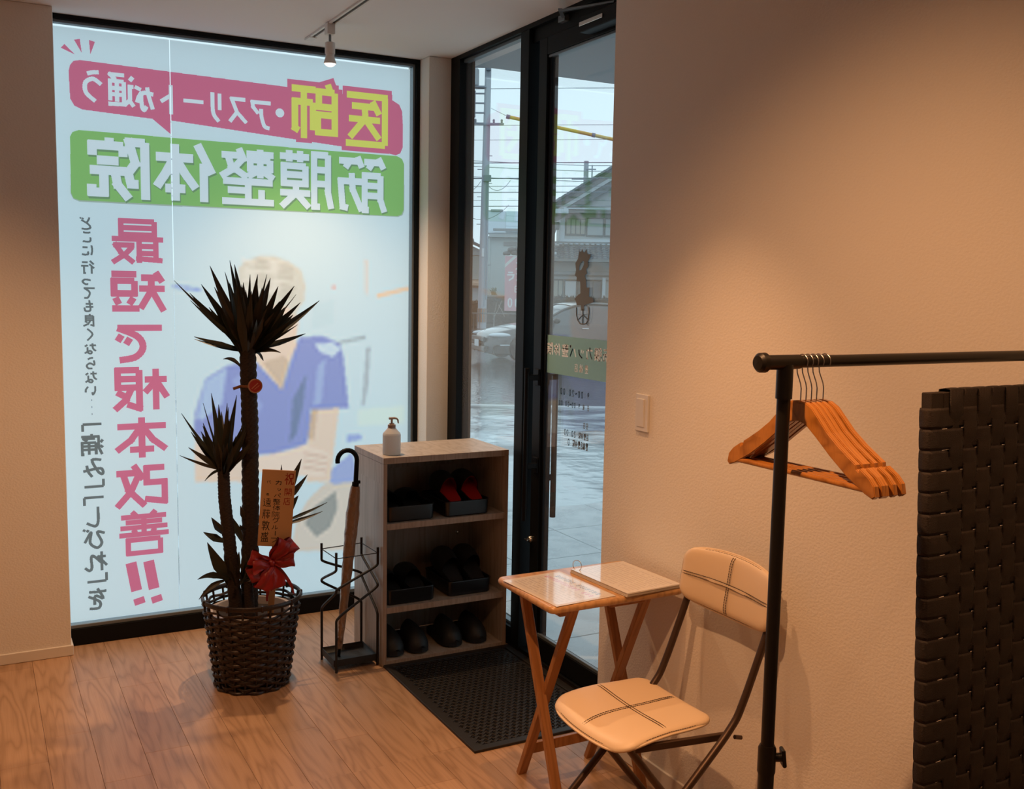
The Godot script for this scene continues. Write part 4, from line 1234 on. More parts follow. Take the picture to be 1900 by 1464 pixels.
func mat_and_table() -> void:
	# rubber mat: bevelled border, raised ribs and small crosses
	var m := thing("door_mat", "black ribbed rubber door mat with small raised crosses before the glass door", "mat", Vector3(0.325, 0, 1.233))
	var rub := mat(lin(0.012, 0.0095, 0.008), 0.5)
	obj("base", MB.new().box(Vector3(0, 0.002, 0), Vector3(0.588, 0.004, 0.868), 0.001), rub, m)
	var bd := MB.new()
	for s in [-1.0, 1.0]:
		bd.box(Vector3(s * 0.277, 0.0055, 0), Vector3(0.034, 0.009, 0.868), 0.003)
		bd.box(Vector3(0, 0.0055, s * 0.417), Vector3(0.53, 0.009, 0.034), 0.003)
	obj("border", bd, rub, m)
	var rib := MB.new()
	var cr := MB.new()
	for r in 34:
		var z := -0.387 + r * 0.0235
		for c in 19:
			var x := -0.246 + c * 0.027 + (0.0135 if r % 2 else 0.0)
			if x > 0.252:
				continue
			rib.tube([Vector3(x - 0.0115, 0.0045, z + 0.004), Vector3(x - 0.006, 0.0065, z - 0.001), Vector3(x, 0.0072, z - 0.003), Vector3(x + 0.006, 0.0065, z - 0.001), Vector3(x + 0.0115, 0.0045, z + 0.004)], 0.0022, 5)
			cr.box(Vector3(x, 0.0058, z + 0.008), Vector3(0.0022, 0.0045, 0.014), 0.0008).box(Vector3(x, 0.0058, z + 0.008), Vector3(0.010, 0.0045, 0.0022), 0.0008)
	var ribs := obj("ribs", rib, rub, m)
	ribs.set_meta("kind", "stuff")
	var crosses := obj("raised_crosses", cr, mat(lin(0.02, 0.02, 0.02), 0.22), m)
	crosses.set_meta("kind", "stuff")

	# folding tray table
	var g := grain_tex(41, 256, 512, 4.0, 1.2, 0.88, 0.08)
	var wd := wood(lin(0.56, 0.31, 0.125), g, Vector3(6, 2, 6), 0.30)
	wd.clearcoat_enabled = true
	wd.clearcoat = 0.5
	wd.clearcoat_roughness = 0.12
	var leg := wood(lin(0.42, 0.185, 0.062), g, Vector3(8, 2, 8), 0.35)
	var t := thing("folding_table", "small honey-coloured folding tray table with crossed legs against the long wall", "table", Vector3(0.220, 0, 2.064))
	var top := MB.new()
	rr_loft(top, 0.236, 0.172, 0.022, [Vector2(0.012, 0.663), Vector2(0.004, 0.665), Vector2(0.0, 0.671), Vector2(0.0, 0.678), Vector2(0.004, 0.684), Vector2(0.010, 0.6855), Vector2(0.16, 0.6856)])
	obj("tabletop", top, wd, t)
	for e in [[-0.132, -0.110], [0.172, 0.194]]:
		obj("leg", MB.new().bar(Vector3(e[0], 0.664, -0.190), Vector3(e[0], 0.0, 0.075), 0.019, 0.031, Vector3.RIGHT, 0.002), leg, t)
		obj("leg", MB.new().bar(Vector3(e[1] if e[0] < 0 else e[0] - 0.022, 0.664, 0.098), Vector3(e[1] if e[0] < 0 else e[0] - 0.022, 0.0, -0.210), 0.019, 0.031, Vector3.RIGHT, 0.002), leg, t)
	obj("stretcher", MB.new().bx(Vector3(-0.11, 0.075, -0.190), Vector3(0.155, 0.110, -0.176), 0.002), leg, t)
	obj("batten", MB.new().bx(Vector3(-0.20, 0.650, 0.120), Vector3(-0.175, 0.664, 0.158), 0.002), leg, t)
	obj("batten", MB.new().bx(Vector3(-0.01, 0.645, 0.095), Vector3(0.115, 0.664, 0.135), 0.002), leg, t)
	obj("batten", MB.new().bx(Vector3(0.185, 0.652, 0.10), Vector3(0.215, 0.664, 0.13), 0.002), leg, t)
	obj("hinge_bolt", MB.new().tube([Vector3(-0.146, 0.335, -0.060), Vector3(-0.098, 0.335, -0.060)], 0.004, 8), M.steel, t)

	# laminated notice and ring-bound pad
	var paper := func(w: int, h: int, seed_: int, heads: bool) -> StandardMaterial3D:
		var r := RandomNumberGenerator.new()
		r.seed = seed_
		var im := Image.create(w, h, false, Image.FORMAT_RGB8)
		im.fill(lin(0.74, 0.70, 0.66))
		var y := 26
		while y < h - 20:
			var big := heads and y < h * 0.34
			var hh := 26 if big else 9
			var x := 18
			var col := lin(0.10, 0.10, 0.12) if big and y < h * 0.17 else (lin(0.55, 0.10, 0.22) if big else lin(0.30, 0.29, 0.28))
			while x < w - 24:
				var ww := r.randi_range(5, 9) if not big else r.randi_range(14, 22)
				if r.randf() < 0.86:
					for k in 3:
						im.fill_rect(Rect2i(x, y + k * hh / 3, ww - 2, maxi(1, hh / 7)), col)
					im.fill_rect(Rect2i(x + r.randi_range(0, ww - 3), y, maxi(1, ww / 7), hh), col)
				x += ww + (2 if not big else 4)
			y += hh + (9 if not big else 14)
		var p := mat(Color.WHITE, 0.10, 0.0, 1.0)
		p.albedo_texture = ImageTexture.create_from_image(im)
		p.clearcoat_enabled = true
		p.clearcoat = 1.0
		p.clearcoat_roughness = 0.07
		return p
	var sheet_of := func(w: float, d: float, h: float) -> MB:
		var mb := MB.new()
		var a := Vector3(-w / 2, h, -d / 2)
		var b := Vector3(w / 2, h, -d / 2)
		var c := Vector3(w / 2, h, d / 2)
		var e := Vector3(-w / 2, h, d / 2)
		# lines run along z as they read from the table's long side
		mb.tri(a, b, c, Vector3.UP, Vector3.UP, Vector3.UP, Vector2(0, 1), Vector2(0, 0), Vector2(1, 0))
		mb.tri(a, c, e, Vector3.UP, Vector3.UP, Vector3.UP, Vector2(0, 1), Vector2(1, 0), Vector2(1, 1))
		return mb
	var s := thing("laminated_notice", "glossy laminated notice with coloured headings lying on the tray table", "notice", Vector3(0.098, 0.686, 2.080), 0.07)
	obj("laminate", MB.new().box(Vector3(0, 0.0005, 0), Vector3(0.212, 0.0010, 0.292), 0.0003), mat(lin(0.62, 0.56, 0.50), 0.12), s)
	obj("print", sheet_of.call(0.192, 0.270, 0.0012), paper.call(360, 260, 4, true), s)
	var pd := thing("ring_pad", "ring-bound pad of printed sheets on the tray table beside the wall", "pad", Vector3(0.330, 0.686, 2.092), 0.06)
	for k in 4:
		obj("sheet", MB.new().box(Vector3(0.001 * k, 0.0012 + 0.0026 * k, 0.001 * (k % 2)), Vector3(0.208, 0.0022, 0.292), 0.0003), mat(lin(0.60, 0.53, 0.46), 0.35), pd)
	obj("print", sheet_of.call(0.204, 0.288, 0.0110), paper.call(360, 260, 9, false), pd)
	var ring := []
	for i in 25:
		var a := TAU * i / 24.0
		ring.append(Vector3(-0.088 + cos(a) * 0.006, 0.012 + 0.013 + sin(a) * 0.0165, -0.130 + cos(a) * 0.0150))
	obj("ring", MB.new().tube(ring, 0.0011, 6, false), M.steel, pd)


func chair() -> void:
	var leather := mat(lin(0.72, 0.55, 0.37), 0.40)
	leather.normal_enabled = true
	leather.normal_texture = noise_tex(0.12, 61, 3, true, 512, 2.0)
	leather.normal_scale = 0.35
	leather.uv1_triplanar = true
	leather.uv1_scale = Vector3(12, 12, 12)
	var bronze := mat(lin(0.085, 0.052, 0.036), 0.34, 0.55)
	var thread := mat(lin(0.06, 0.035, 0.02), 0.7)
	var pale := mat(lin(0.62, 0.40, 0.23), 0.7)
	var c := thing("folding_chair", "cream leather folding chair with dark cross stitching and bronze tube legs", "chair", Vector3(0.14, 0, 2.425))
	var o := c.position
	# seat: front edge towards -x, hollowed across, rolled down at the front
	var seat_at := Vector3(0.140, 0.432, 2.425) - o
	var dip := func(p: Vector3) -> Vector3:
		var fx := p.x / 0.155
		var fz := p.z / 0.175
		var q := p
		q.y += 0.010 * fz * fz * (1.0 - 0.6 * absf(fx)) - 0.020 * pow(clampf(-fx, 0, 1), 3.0) + 0.006 * pow(clampf(fx, 0, 1), 2.0)
		q.x -= 0.022 * (1.0 - fz * fz) * clampf(-fx, 0, 1)
		q.z *= 1.0 - 0.05 * clampf(fx, -1, 1)
		return q
	var seat := MB.new()
	rr_loft(seat, 0.155, 0.176, 0.045, [Vector2(0.008, -0.012), Vector2(0.001, -0.009), Vector2(0.0, -0.003), Vector2(0.003, 0.0020), Vector2(0.010, 0.0060), Vector2(0.020, 0.0080), Vector2(0.030, 0.0090), Vector2(0.045, 0.0098), Vector2(0.060, 0.0104), Vector2(0.075, 0.0108), Vector2(0.090, 0.0110), Vector2(0.105, 0.0111), Vector2(0.120, 0.0112), Vector2(0.135, 0.0112), Vector2(0.150, 0.0112)], seat_at, dip)
	obj("seat", seat, leather, c)
	var st := MB.new()
	var edge := MB.new()
	var dash := func(mb: MB, a: Callable, n: int, r: float) -> void:
		for i in n:
			mb.tube([a.call((i + 0.12) / n), a.call((i + 0.5) / n), a.call((i + 0.88) / n)], r, 5)
	for dz in [-0.004, 0.004]:
		dash.call(st, func(t: float) -> Vector3: return seat_at + dip.call(Vector3(lerpf(-0.145, 0.145, t), 0.0121 - 0.008 * pow(absf(2 * t - 1), 9.0), dz)), 40, 0.0011)
		dash.call(st, func(t: float) -> Vector3: return seat_at + dip.call(Vector3(dz - 0.01, 0.0121 - 0.008 * pow(absf(2 * t - 1), 9.0), lerpf(-0.166, 0.166, t))), 44, 0.0011)
	var border := func(t: float, hx: float, hz: float) -> Vector2:
		var a := t * TAU
		var k := pow(pow(absf(cos(a)), 6.0) + pow(absf(sin(a)), 6.0), -1.0 / 6.0)
		return Vector2(cos(a) * hx * k, sin(a) * hz * k)
	dash.call(edge, func(t: float) -> Vector3:
		var q: Vector2 = border.call(t, 0.1535, 0.1745)
		return seat_at + dip.call(Vector3(q.x, -0.0005, q.y)), 130, 0.0010)
	obj("cross_stitching", st, thread, c)
	obj("edge_stitching", edge, thread, c)
	var welt := []
	for i in 97:
		var q: Vector2 = border.call(i / 96.0, 0.1565, 0.1775)
		welt.append(seat_at + dip.call(Vector3(q.x, -0.0065, q.y)))
	obj("piping", MB.new().tube(welt, 0.0036, 7, false), leather, c)
	# back pad, leaning and bowed
	var lean := Basis(Vector3.BACK, -0.16)
	var back_at := Vector3(0.408, 0.762, 2.498) - o
	var bw := func(p: Vector3) -> Vector3:
		# p: x across (z), y thickness, z up
		var f := p.x / 0.19
		var up := p.z * (1.0 - 0.16 * f * f) + 0.006 * (1 - f * f)
		return lean * Vector3(-p.y - 0.026 * f * f, up, p.x)
	var back := MB.new()
	rr_loft(back, 0.190, 0.086, 0.040, [Vector2(0.006, -0.010), Vector2(0.0, -0.006), Vector2(0.0, 0.0), Vector2(0.004, 0.0050), Vector2(0.012, 0.0085), Vector2(0.020, 0.0098), Vector2(0.030, 0.0106), Vector2(0.042, 0.0111), Vector2(0.055, 0.0114), Vector2(0.068, 0.0115), Vector2(0.080, 0.0115)], back_at, bw)
	obj("backrest", back, leather, c)
	var st2 := MB.new()
	var ed2 := MB.new()
	for dz in [-0.004, 0.004]:
		dash.call(st2, func(t: float) -> Vector3: return back_at + bw.call(Vector3(lerpf(-0.182, 0.182, t), 0.0150 - 0.009 * pow(absf(2 * t - 1), 9.0), dz)), 46, 0.0011)
		dash.call(st2, func(t: float) -> Vector3: return back_at + bw.call(Vector3(dz, 0.0150 - 0.009 * pow(absf(2 * t - 1), 9.0), lerpf(-0.080, 0.080, t))), 22, 0.0011)
	dash.call(ed2, func(t: float) -> Vector3:
		var q: Vector2 = border.call(t, 0.187, 0.083)
		return back_at + bw.call(Vector3(q.x, 0.0035, q.y)), 120, 0.0010)
	var welt2 := []
	for i in 97:
		var q: Vector2 = border.call(i / 96.0, 0.1905, 0.0865)
		welt2.append(back_at + bw.call(Vector3(q.x, -0.003, q.y)))
	obj("piping", MB.new().tube(welt2, 0.0036, 7, false), leather, c)
	obj("cross_stitching", st2, thread, c)
	obj("edge_stitching", ed2, thread, c)
	# tubes
	for z in [2.322, 2.660]:
		var key := [Vector3(0.428, 0.80, z), Vector3(0.397, 0.69, z), Vector3(0.335, 0.535, z), Vector3(0.305, 0.470, z), Vector3(0.262, 0.420, z), Vector3(-0.02, 0.150, z), Vector3(-0.165, 0.011, z)]
		var p := []
		for i in key.size() - 1:
			for k in 6:
				p.append(key[i].lerp(key[i + 1], k / 6.0) - o)
		p.append(key[-1] - o)
		for pass_ in 2:
			var q := p.duplicate()
			for i in range(1, p.size() - 1):
				q[i] = p[i] * 0.5 + (p[i - 1] + p[i + 1]) * 0.25
			p = q
		obj("side_tube", MB.new().tube(p, 0.0105, 12), bronze, c)
		obj("bolt", MB.new().tube([Vector3(0.300, 0.420, z) - o, Vector3(0.322, 0.414, z) - o], 0.006, 8), bronze, c)
	for z in [2.350, 2.560]:
		obj("rear_leg", MB.new().tube([Vector3(0.03, 0.405, z) - o, Vector3(0.18, 0.215, z) - o, Vector3(0.345, 0.011, z) - o], 0.0105, 12), bronze, c)
	obj("seat_rail", MB.new().tube([Vector3(0.02, 0.410, 2.345) - o, Vector3(0.02, 0.410, 2.565) - o], 0.010, 10).bar(Vector3(0.03, 0.412, 2.590) - o, Vector3(0.285, 0.418, 2.640) - o, 0.014, 0.020, Vector3.UP, 0.003).bar(Vector3(0.03, 0.412, 2.300) - o, Vector3(0.285, 0.418, 2.300) - o, 0.014, 0.020, Vector3.UP, 0.003), bronze, c)
	obj("foot_rail", MB.new().tube([Vector3(-0.165, 0.011, 2.322) - o, Vector3(-0.165, 0.011, 2.66) - o], 0.0105, 10).tube([Vector3(0.345, 0.011, 2.350) - o, Vector3(0.345, 0.011, 2.56) - o], 0.0105, 10), bronze, c)


func rack() -> void:
	var z := 3.34
	var y := 1.4695
	var px := -0.2245
	var r := thing("garment_rack", "black steel garment rack with a capped top bar and an adjustable post", "coat rack", Vector3(px, 0, z))
	var o := r.position
	var bk := mat(lin(0.010, 0.008, 0.006), 0.38)
	obj("top_bar", MB.new().tube([Vector3(px - 0.045, y, z) - o, Vector3(0.458, y, z) - o], 0.0105, 16), bk, r)
	obj("bar_sleeve", MB.new().tube([Vector3(px - 0.045, y, z) - o, Vector3(px + 0.030, y, z) - o], 0.0125, 18), bk, r)
	obj("end_cap", MB.new().lathe([Vector2(0, 0.010), Vector2(0.012, 0.009), Vector2(0.0165, 0.004), Vector2(0.0170, -0.006), Vector2(0.0125, -0.008)], 24, Vector3(px - 0.052, y, z) - o, Basis(Vector3.UP, Vector3.LEFT, Vector3.BACK)), bk, r)
	for x in [px, 0.428]:
		obj("post", MB.new().tube([Vector3(x, 0.06, z) - o, Vector3(x, y - 0.005, z) - o], 0.0115, 18), bk, r)
		obj("tee", MB.new().tube([Vector3(x, y - 0.062, z) - o, Vector3(x, y - 0.004, z) - o], 0.0140, 18), bk, r)
		obj("lower_tube", MB.new().tube([Vector3(x, 0.06, z) - o, Vector3(x, 0.745, z) - o], 0.0140, 18), bk, r)
		obj("clamp", MB.new().tube([Vector3(x, 0.742, z) - o, Vector3(x, 0.747, z) - o, Vector3(x, 0.790, z) - o, Vector3(x, 0.796, z) - o], [0.014, 0.0158, 0.0158, 0.013], 18).tube([Vector3(x, 0.773, z) - o, Vector3(x + 0.022, 0.773, z + 0.012) - o], 0.008, 10).bar(Vector3(x + 0.023, 0.790, z + 0.013) - o, Vector3(x + 0.027, 0.757, z + 0.014) - o, 0.020, 0.007, Vector3(1, 0, 0.5), 0.002), bk, r)
		var ext := 0.21 if x < 0.0 else 0.075
		obj("foot_bar", MB.new().tube([Vector3(x, 0.055, z - 0.21) - o, Vector3(x, 0.055, z + ext) - o], 0.0125, 14), bk, r)
		for s in [-0.19, ext - 0.02]:
			obj("caster", MB.new().lathe([Vector2(0, -0.009), Vector2(0.018, -0.009), Vector2(0.0215, -0.006), Vector2(0.0215, 0.006), Vector2(0.018, 0.009), Vector2(0, 0.009)], 18, Vector3(x, 0.0215, z + s) - o, Basis(Vector3.UP, Vector3.LEFT, Vector3.BACK)), bk, r)
	obj("base_bar", MB.new().tube([Vector3(px, 0.055, z) - o, Vector3(0.428, 0.055, z) - o], 0.0115, 14), bk, r)
	# five nested wooden hangers
	var g := grain_tex(90, 256, 512, 6.0, 1.0, 0.82, 0.08)
	var hw := wood(lin(0.56, 0.225, 0.045), g, Vector3(14, 14, 3), 0.26)
	hw.clearcoat_enabled = true
	hw.clearcoat = 0.7
	hw.clearcoat_roughness = 0.12
	var first: Node3D = null
	var names := ["wooden hanger with a wire hook, the one nearest the rack's end post", "wooden hanger with a wire hook, second from the rack's end post", "wooden hanger with a wire hook, the middle one of the five", "wooden hanger with a wire hook, fourth from the rack's end post", "wooden hanger with a wire hook, farthest from the rack's end post"]
	for k in 5:
		var at := Vector3(-0.186 + 0.0122 * k + (0.003 if k == 4 else 0.0), y, z)
		if first:
			var d := dup(first, names[k], at, [0.0, 0.02, -0.015, 0.025, 0.05][k])
			d.set_meta("group", "wooden hangers on the rack")
			continue
		first = thing("wooden_hanger", names[k], "hanger", at, 0.0, "wooden hangers on the rack")
		# outline in (z, y) below the bar
		var half := [Vector2(0.0, -0.066), Vector2(0.018, -0.068), Vector2(0.034, -0.076), Vector2(0.050, -0.091), Vector2(0.072, -0.112), Vector2(0.100, -0.132), Vector2(0.128, -0.149), Vector2(0.1395, -0.1555), Vector2(0.1405, -0.1625), Vector2(0.1455, -0.1655), Vector2(0.1480, -0.1600), Vector2(0.168, -0.172), Vector2(0.180, -0.184), Vector2(0.1835, -0.200), Vector2(0.177, -0.205), Vector2(0.160, -0.199), Vector2(0.120, -0.178), Vector2(0.080, -0.151), Vector2(0.045, -0.124), Vector2(0.018, -0.105), Vector2(0.0, -0.101)]
		var ol := PackedVector2Array()
		for q in half:
			ol.append(q * Vector2(0.965, 1.0))
		for i in range(half.size() - 2, 0, -1):
			ol.append(Vector2(-half[i].x * 0.965, half[i].y))
		var to := Transform3D(Basis(Vector3.BACK, Vector3.UP, Vector3.LEFT), Vector3.ZERO)
		var bd := MB.new().prism(ol, 0.0085, to)
		var inner := Geometry2D.offset_polygon(ol, -0.0016)
		if inner.size() == 1:
			bd.prism(inner[0], 0.0108, to)
		obj("body", bd, hw, first)
		obj("trouser_bar", MB.new().tube([Vector3(0, -0.193, -0.160), Vector3(0, -0.193, 0.160)], 0.0052, 12), hw, first)
		obj("hook", MB.new().tube([Vector3(0, -0.072, 0), Vector3(0, -0.046, 0), Vector3(0, -0.038, -0.002), Vector3(0, -0.020, -0.011), Vector3(0, -0.008, -0.0128)] + range(13).map(func(i):
			var a: float = PI - PI * 1.15 * i / 12.0
			return Vector3(0, 0.0125 * sin(a), 0.0125 * cos(a))), 0.0011, 7), M.steel, first)


func screen() -> void:
	var s := thing("woven_screen", "dark brown woven strap partition screen in front of the long wall", "screen", Vector3(0.215, 0, 3.527))
	s.rotation.x = -0.052
	var hw := 0.230
	var top := 1.428
	var strap := mat(lin(0.019, 0.0105, 0.006), 0.75)
	var strap2 := mat(lin(0.015, 0.008, 0.005), 0.75)
	for m in [strap, strap2]:
		m.normal_enabled = true
		m.normal_texture = noise_tex(0.2, 71, 2, true, 256, 5.0)
		m.uv1_triplanar = true
		m.uv1_scale = Vector3(14, 14, 14)
	var fr := MB.new()
	fr.bx(Vector3(-hw + 0.003, 0.02, -0.011), Vector3(-hw + 0.033, top - 0.004, 0.011), 0.002).bx(Vector3(hw - 0.033, 0.02, -0.011), Vector3(hw - 0.003, top - 0.004, 0.011), 0.002)
	fr.bx(Vector3(-hw + 0.033, top - 0.034, -0.011), Vector3(hw - 0.033, top - 0.004, 0.011), 0.002).bx(Vector3(-hw + 0.033, 0.02, -0.011), Vector3(hw - 0.033, 0.05, 0.011), 0.002)
	fr.bx(Vector3(-hw + 0.003, 0.0, -0.02), Vector3(-hw + 0.033, 0.02, 0.02), 0.002).bx(Vector3(hw - 0.033, 0.0, -0.02), Vector3(hw - 0.003, 0.02, 0.02), 0.002)
	obj("frame", fr, strap, s)
	var pitch := 0.0362
	var cols := 11
	var rows := int((top - 0.06) / pitch)
	var x0 := -hw + 0.052
	var w := 0.0356
	# upright straps go over and under the level ones, and over the top rail
	for c in cols:
		var x := x0 + c * pitch + 0.012
		if x > hw - 0.05:
			break
		var p := []
		var n := rows * 4
		p.append(Vector3(x, top - 0.02, -0.013))
		p.append(Vector3(x, top, -0.010))
		p.append(Vector3(x, top + 0.0015, 0.0))
		p.append(Vector3(x, top, 0.0125))
		for i in n + 1:
			var yy := top - 0.03 - float(i) / 4 * pitch
			if yy < 0.05:
				break
			p.append(Vector3(x, yy, 0.0105 + 0.0022 * clampf(2.2 * cos(PI * float(i) / 4 + PI * (c % 2)), -1, 1)))
		obj("upright_strap", MB.new().tube(p, 0.0012, 8, true, w * 0.5 / 0.0012, Vector3.RIGHT), strap if c % 3 else strap2, s)
	for k in rows:
		var yy := top - 0.030 - k * pitch - 0.018
		if yy < 0.06:
			break
		var p := []
		p.append(Vector3(-hw + 0.02, yy, -0.013))
		p.append(Vector3(-hw, yy, -0.010))
		p.append(Vector3(-hw - 0.0015, yy, 0.0))
		p.append(Vector3(-hw, yy, 0.012))
		p.append(Vector3(-hw + 0.03, yy, 0.013))
		var n := cols * 4
		for i in n + 1:
			var x := x0 + 0.012 + float(i) / 4 * pitch
			if x > hw - 0.005:
				break
			p.append(Vector3(x, yy, 0.0105 - 0.0022 * clampf(2.2 * cos(PI * float(i) / 4 + PI * (k % 2)), -1, 1)))
		p.append(Vector3(hw, yy, 0.010))
		p.append(Vector3(hw + 0.0015, yy, 0.0))
		obj("level_strap", MB.new().tube(p, 0.0012, 8, true, w * 0.5 / 0.0012, Vector3.UP), strap2 if k % 3 else strap, s)


# ---------------------------------------------------------------- the street outside

# a point of the street frame: u to the right, y up, d away from the shop
func op(u: float, y: float, d: float) -> Vector3:
	return Vector3(CAM.x, 0, CAM.z) + Vector3(cos(YAW), 0, -sin(YAW)) * u + Vector3(-sin(YAW), 0, -cos(YAW)) * d + Vector3(0, y, 0)


func outside() -> void:
	var G := -0.25
	# canopy over the entrance, paving, wet forecourt and street
	var soffit := mat(lin(0.34, 0.375, 0.40), 0.7)
	struct("trim_1", MB.new().bx(Vector3(XD + 0.13, 2.75, -0.42), Vector3(5.2, 2.95, 5.0), 0.004).bx(Vector3(XD + 0.081, 2.66, -0.14), Vector3(XD + 0.14, 2.95, 5.0)), soffit)
	var pave := mat(lin(0.52, 0.57, 0.60), 0.30, 0.0, 0.9)
	pave.roughness_texture = noise_tex(0.012, 51, 4)
	pave.roughness_texture_channel = BaseMaterial3D.TEXTURE_CHANNEL_RED
	pave.roughness = 0.45
	pave.uv1_triplanar = true
	pave.uv1_world_triplanar = true
	pave.uv1_scale = Vector3(0.7, 0.7, 0.7)
	struct("trim_2", MB.new().bx(Vector3(XD + 0.08, -0.40, -1.6), Vector3(3.2, -0.044, 3.2)), M.concrete)
	var tr: Node3D = get_node("trim_2")
	var slab := MB.new().box(Vector3(0, -0.02, 0), Vector3(0.596, 0.04, 0.596), 0.003).mesh()
	for i in 4:
		for k in 8:
			var o := obj("paving_slab", slab, pave, tr)
			o.position = Vector3(XD + 0.09 + 0.3 + 0.6 * i, -0.012, -1.3 + 0.6 * k)
	var wet := mat(lin(0.58, 0.65, 0.69), 0.12, 0.0, 1.0)
	wet.normal_enabled = true
	wet.normal_texture = noise_tex(0.03, 52, 4, true, 512, 5.0)
	wet.normal_scale = 0.10
	wet.albedo_texture = noise_tex(0.006, 53, 4)
	var gr := Gradient.new()
	gr.set_color(0, Color(0.42, 0.44, 0.46)); gr.set_color(1, Color(1, 1, 1))
	gr.set_offset(0, 0.30); gr.set_offset(1, 0.55)
	wet.albedo_texture.color_ramp = gr
	wet.uv1_triplanar = true
	wet.uv1_world_triplanar = true
	wet.uv1_scale = Vector3(0.16, 0.16, 0.16)
	var fore := MB.new()
	var c0 := op(-30, G, 1.0)
	fore.quad(op(-40, G, -4), op(60, G, -4), op(60, G, 15.2), op(-40, G, 15.2), Vector3.UP)
	var f := struct("forecourt", fore, wet)
	f.set_meta("kind", "structure")
	var road := mat(lin(0.045, 0.050, 0.056), 0.12, 0.0, 0.75)
	road.normal_enabled = true
	road.normal_texture = noise_tex(0.05, 54, 3, true, 512, 4.0)
	road.normal_scale = 0.10
	road.uv1_triplanar = true
	road.uv1_world_triplanar = true
	road.uv1_scale = Vector3(0.25, 0.25, 0.25)
	var rd := MB.new()
	rd.quad(op(-80, G - 0.005, 15.2), op(120, G - 0.005, 15.2), op(120, G - 0.005, 160), op(-80, G - 0.005, 160), Vector3.UP)
	struct("street", rd, road)
	struct("kerb_1", MB.new().box(op(0, G, 15.2), Vector3(60, 0.05, 0.16), 0.01, Basis(Vector3.UP, YAW)), mat(lin(0.5, 0.53, 0.55), 0.25))
	car_outside(G)
	poles(G)
	houses(G)


func street_thing(called: String, label: String, cat: String, u: float, y: float, d: float, group := "") -> Node3D:
	return thing(called, label, cat, op(u, y, d), YAW, group)


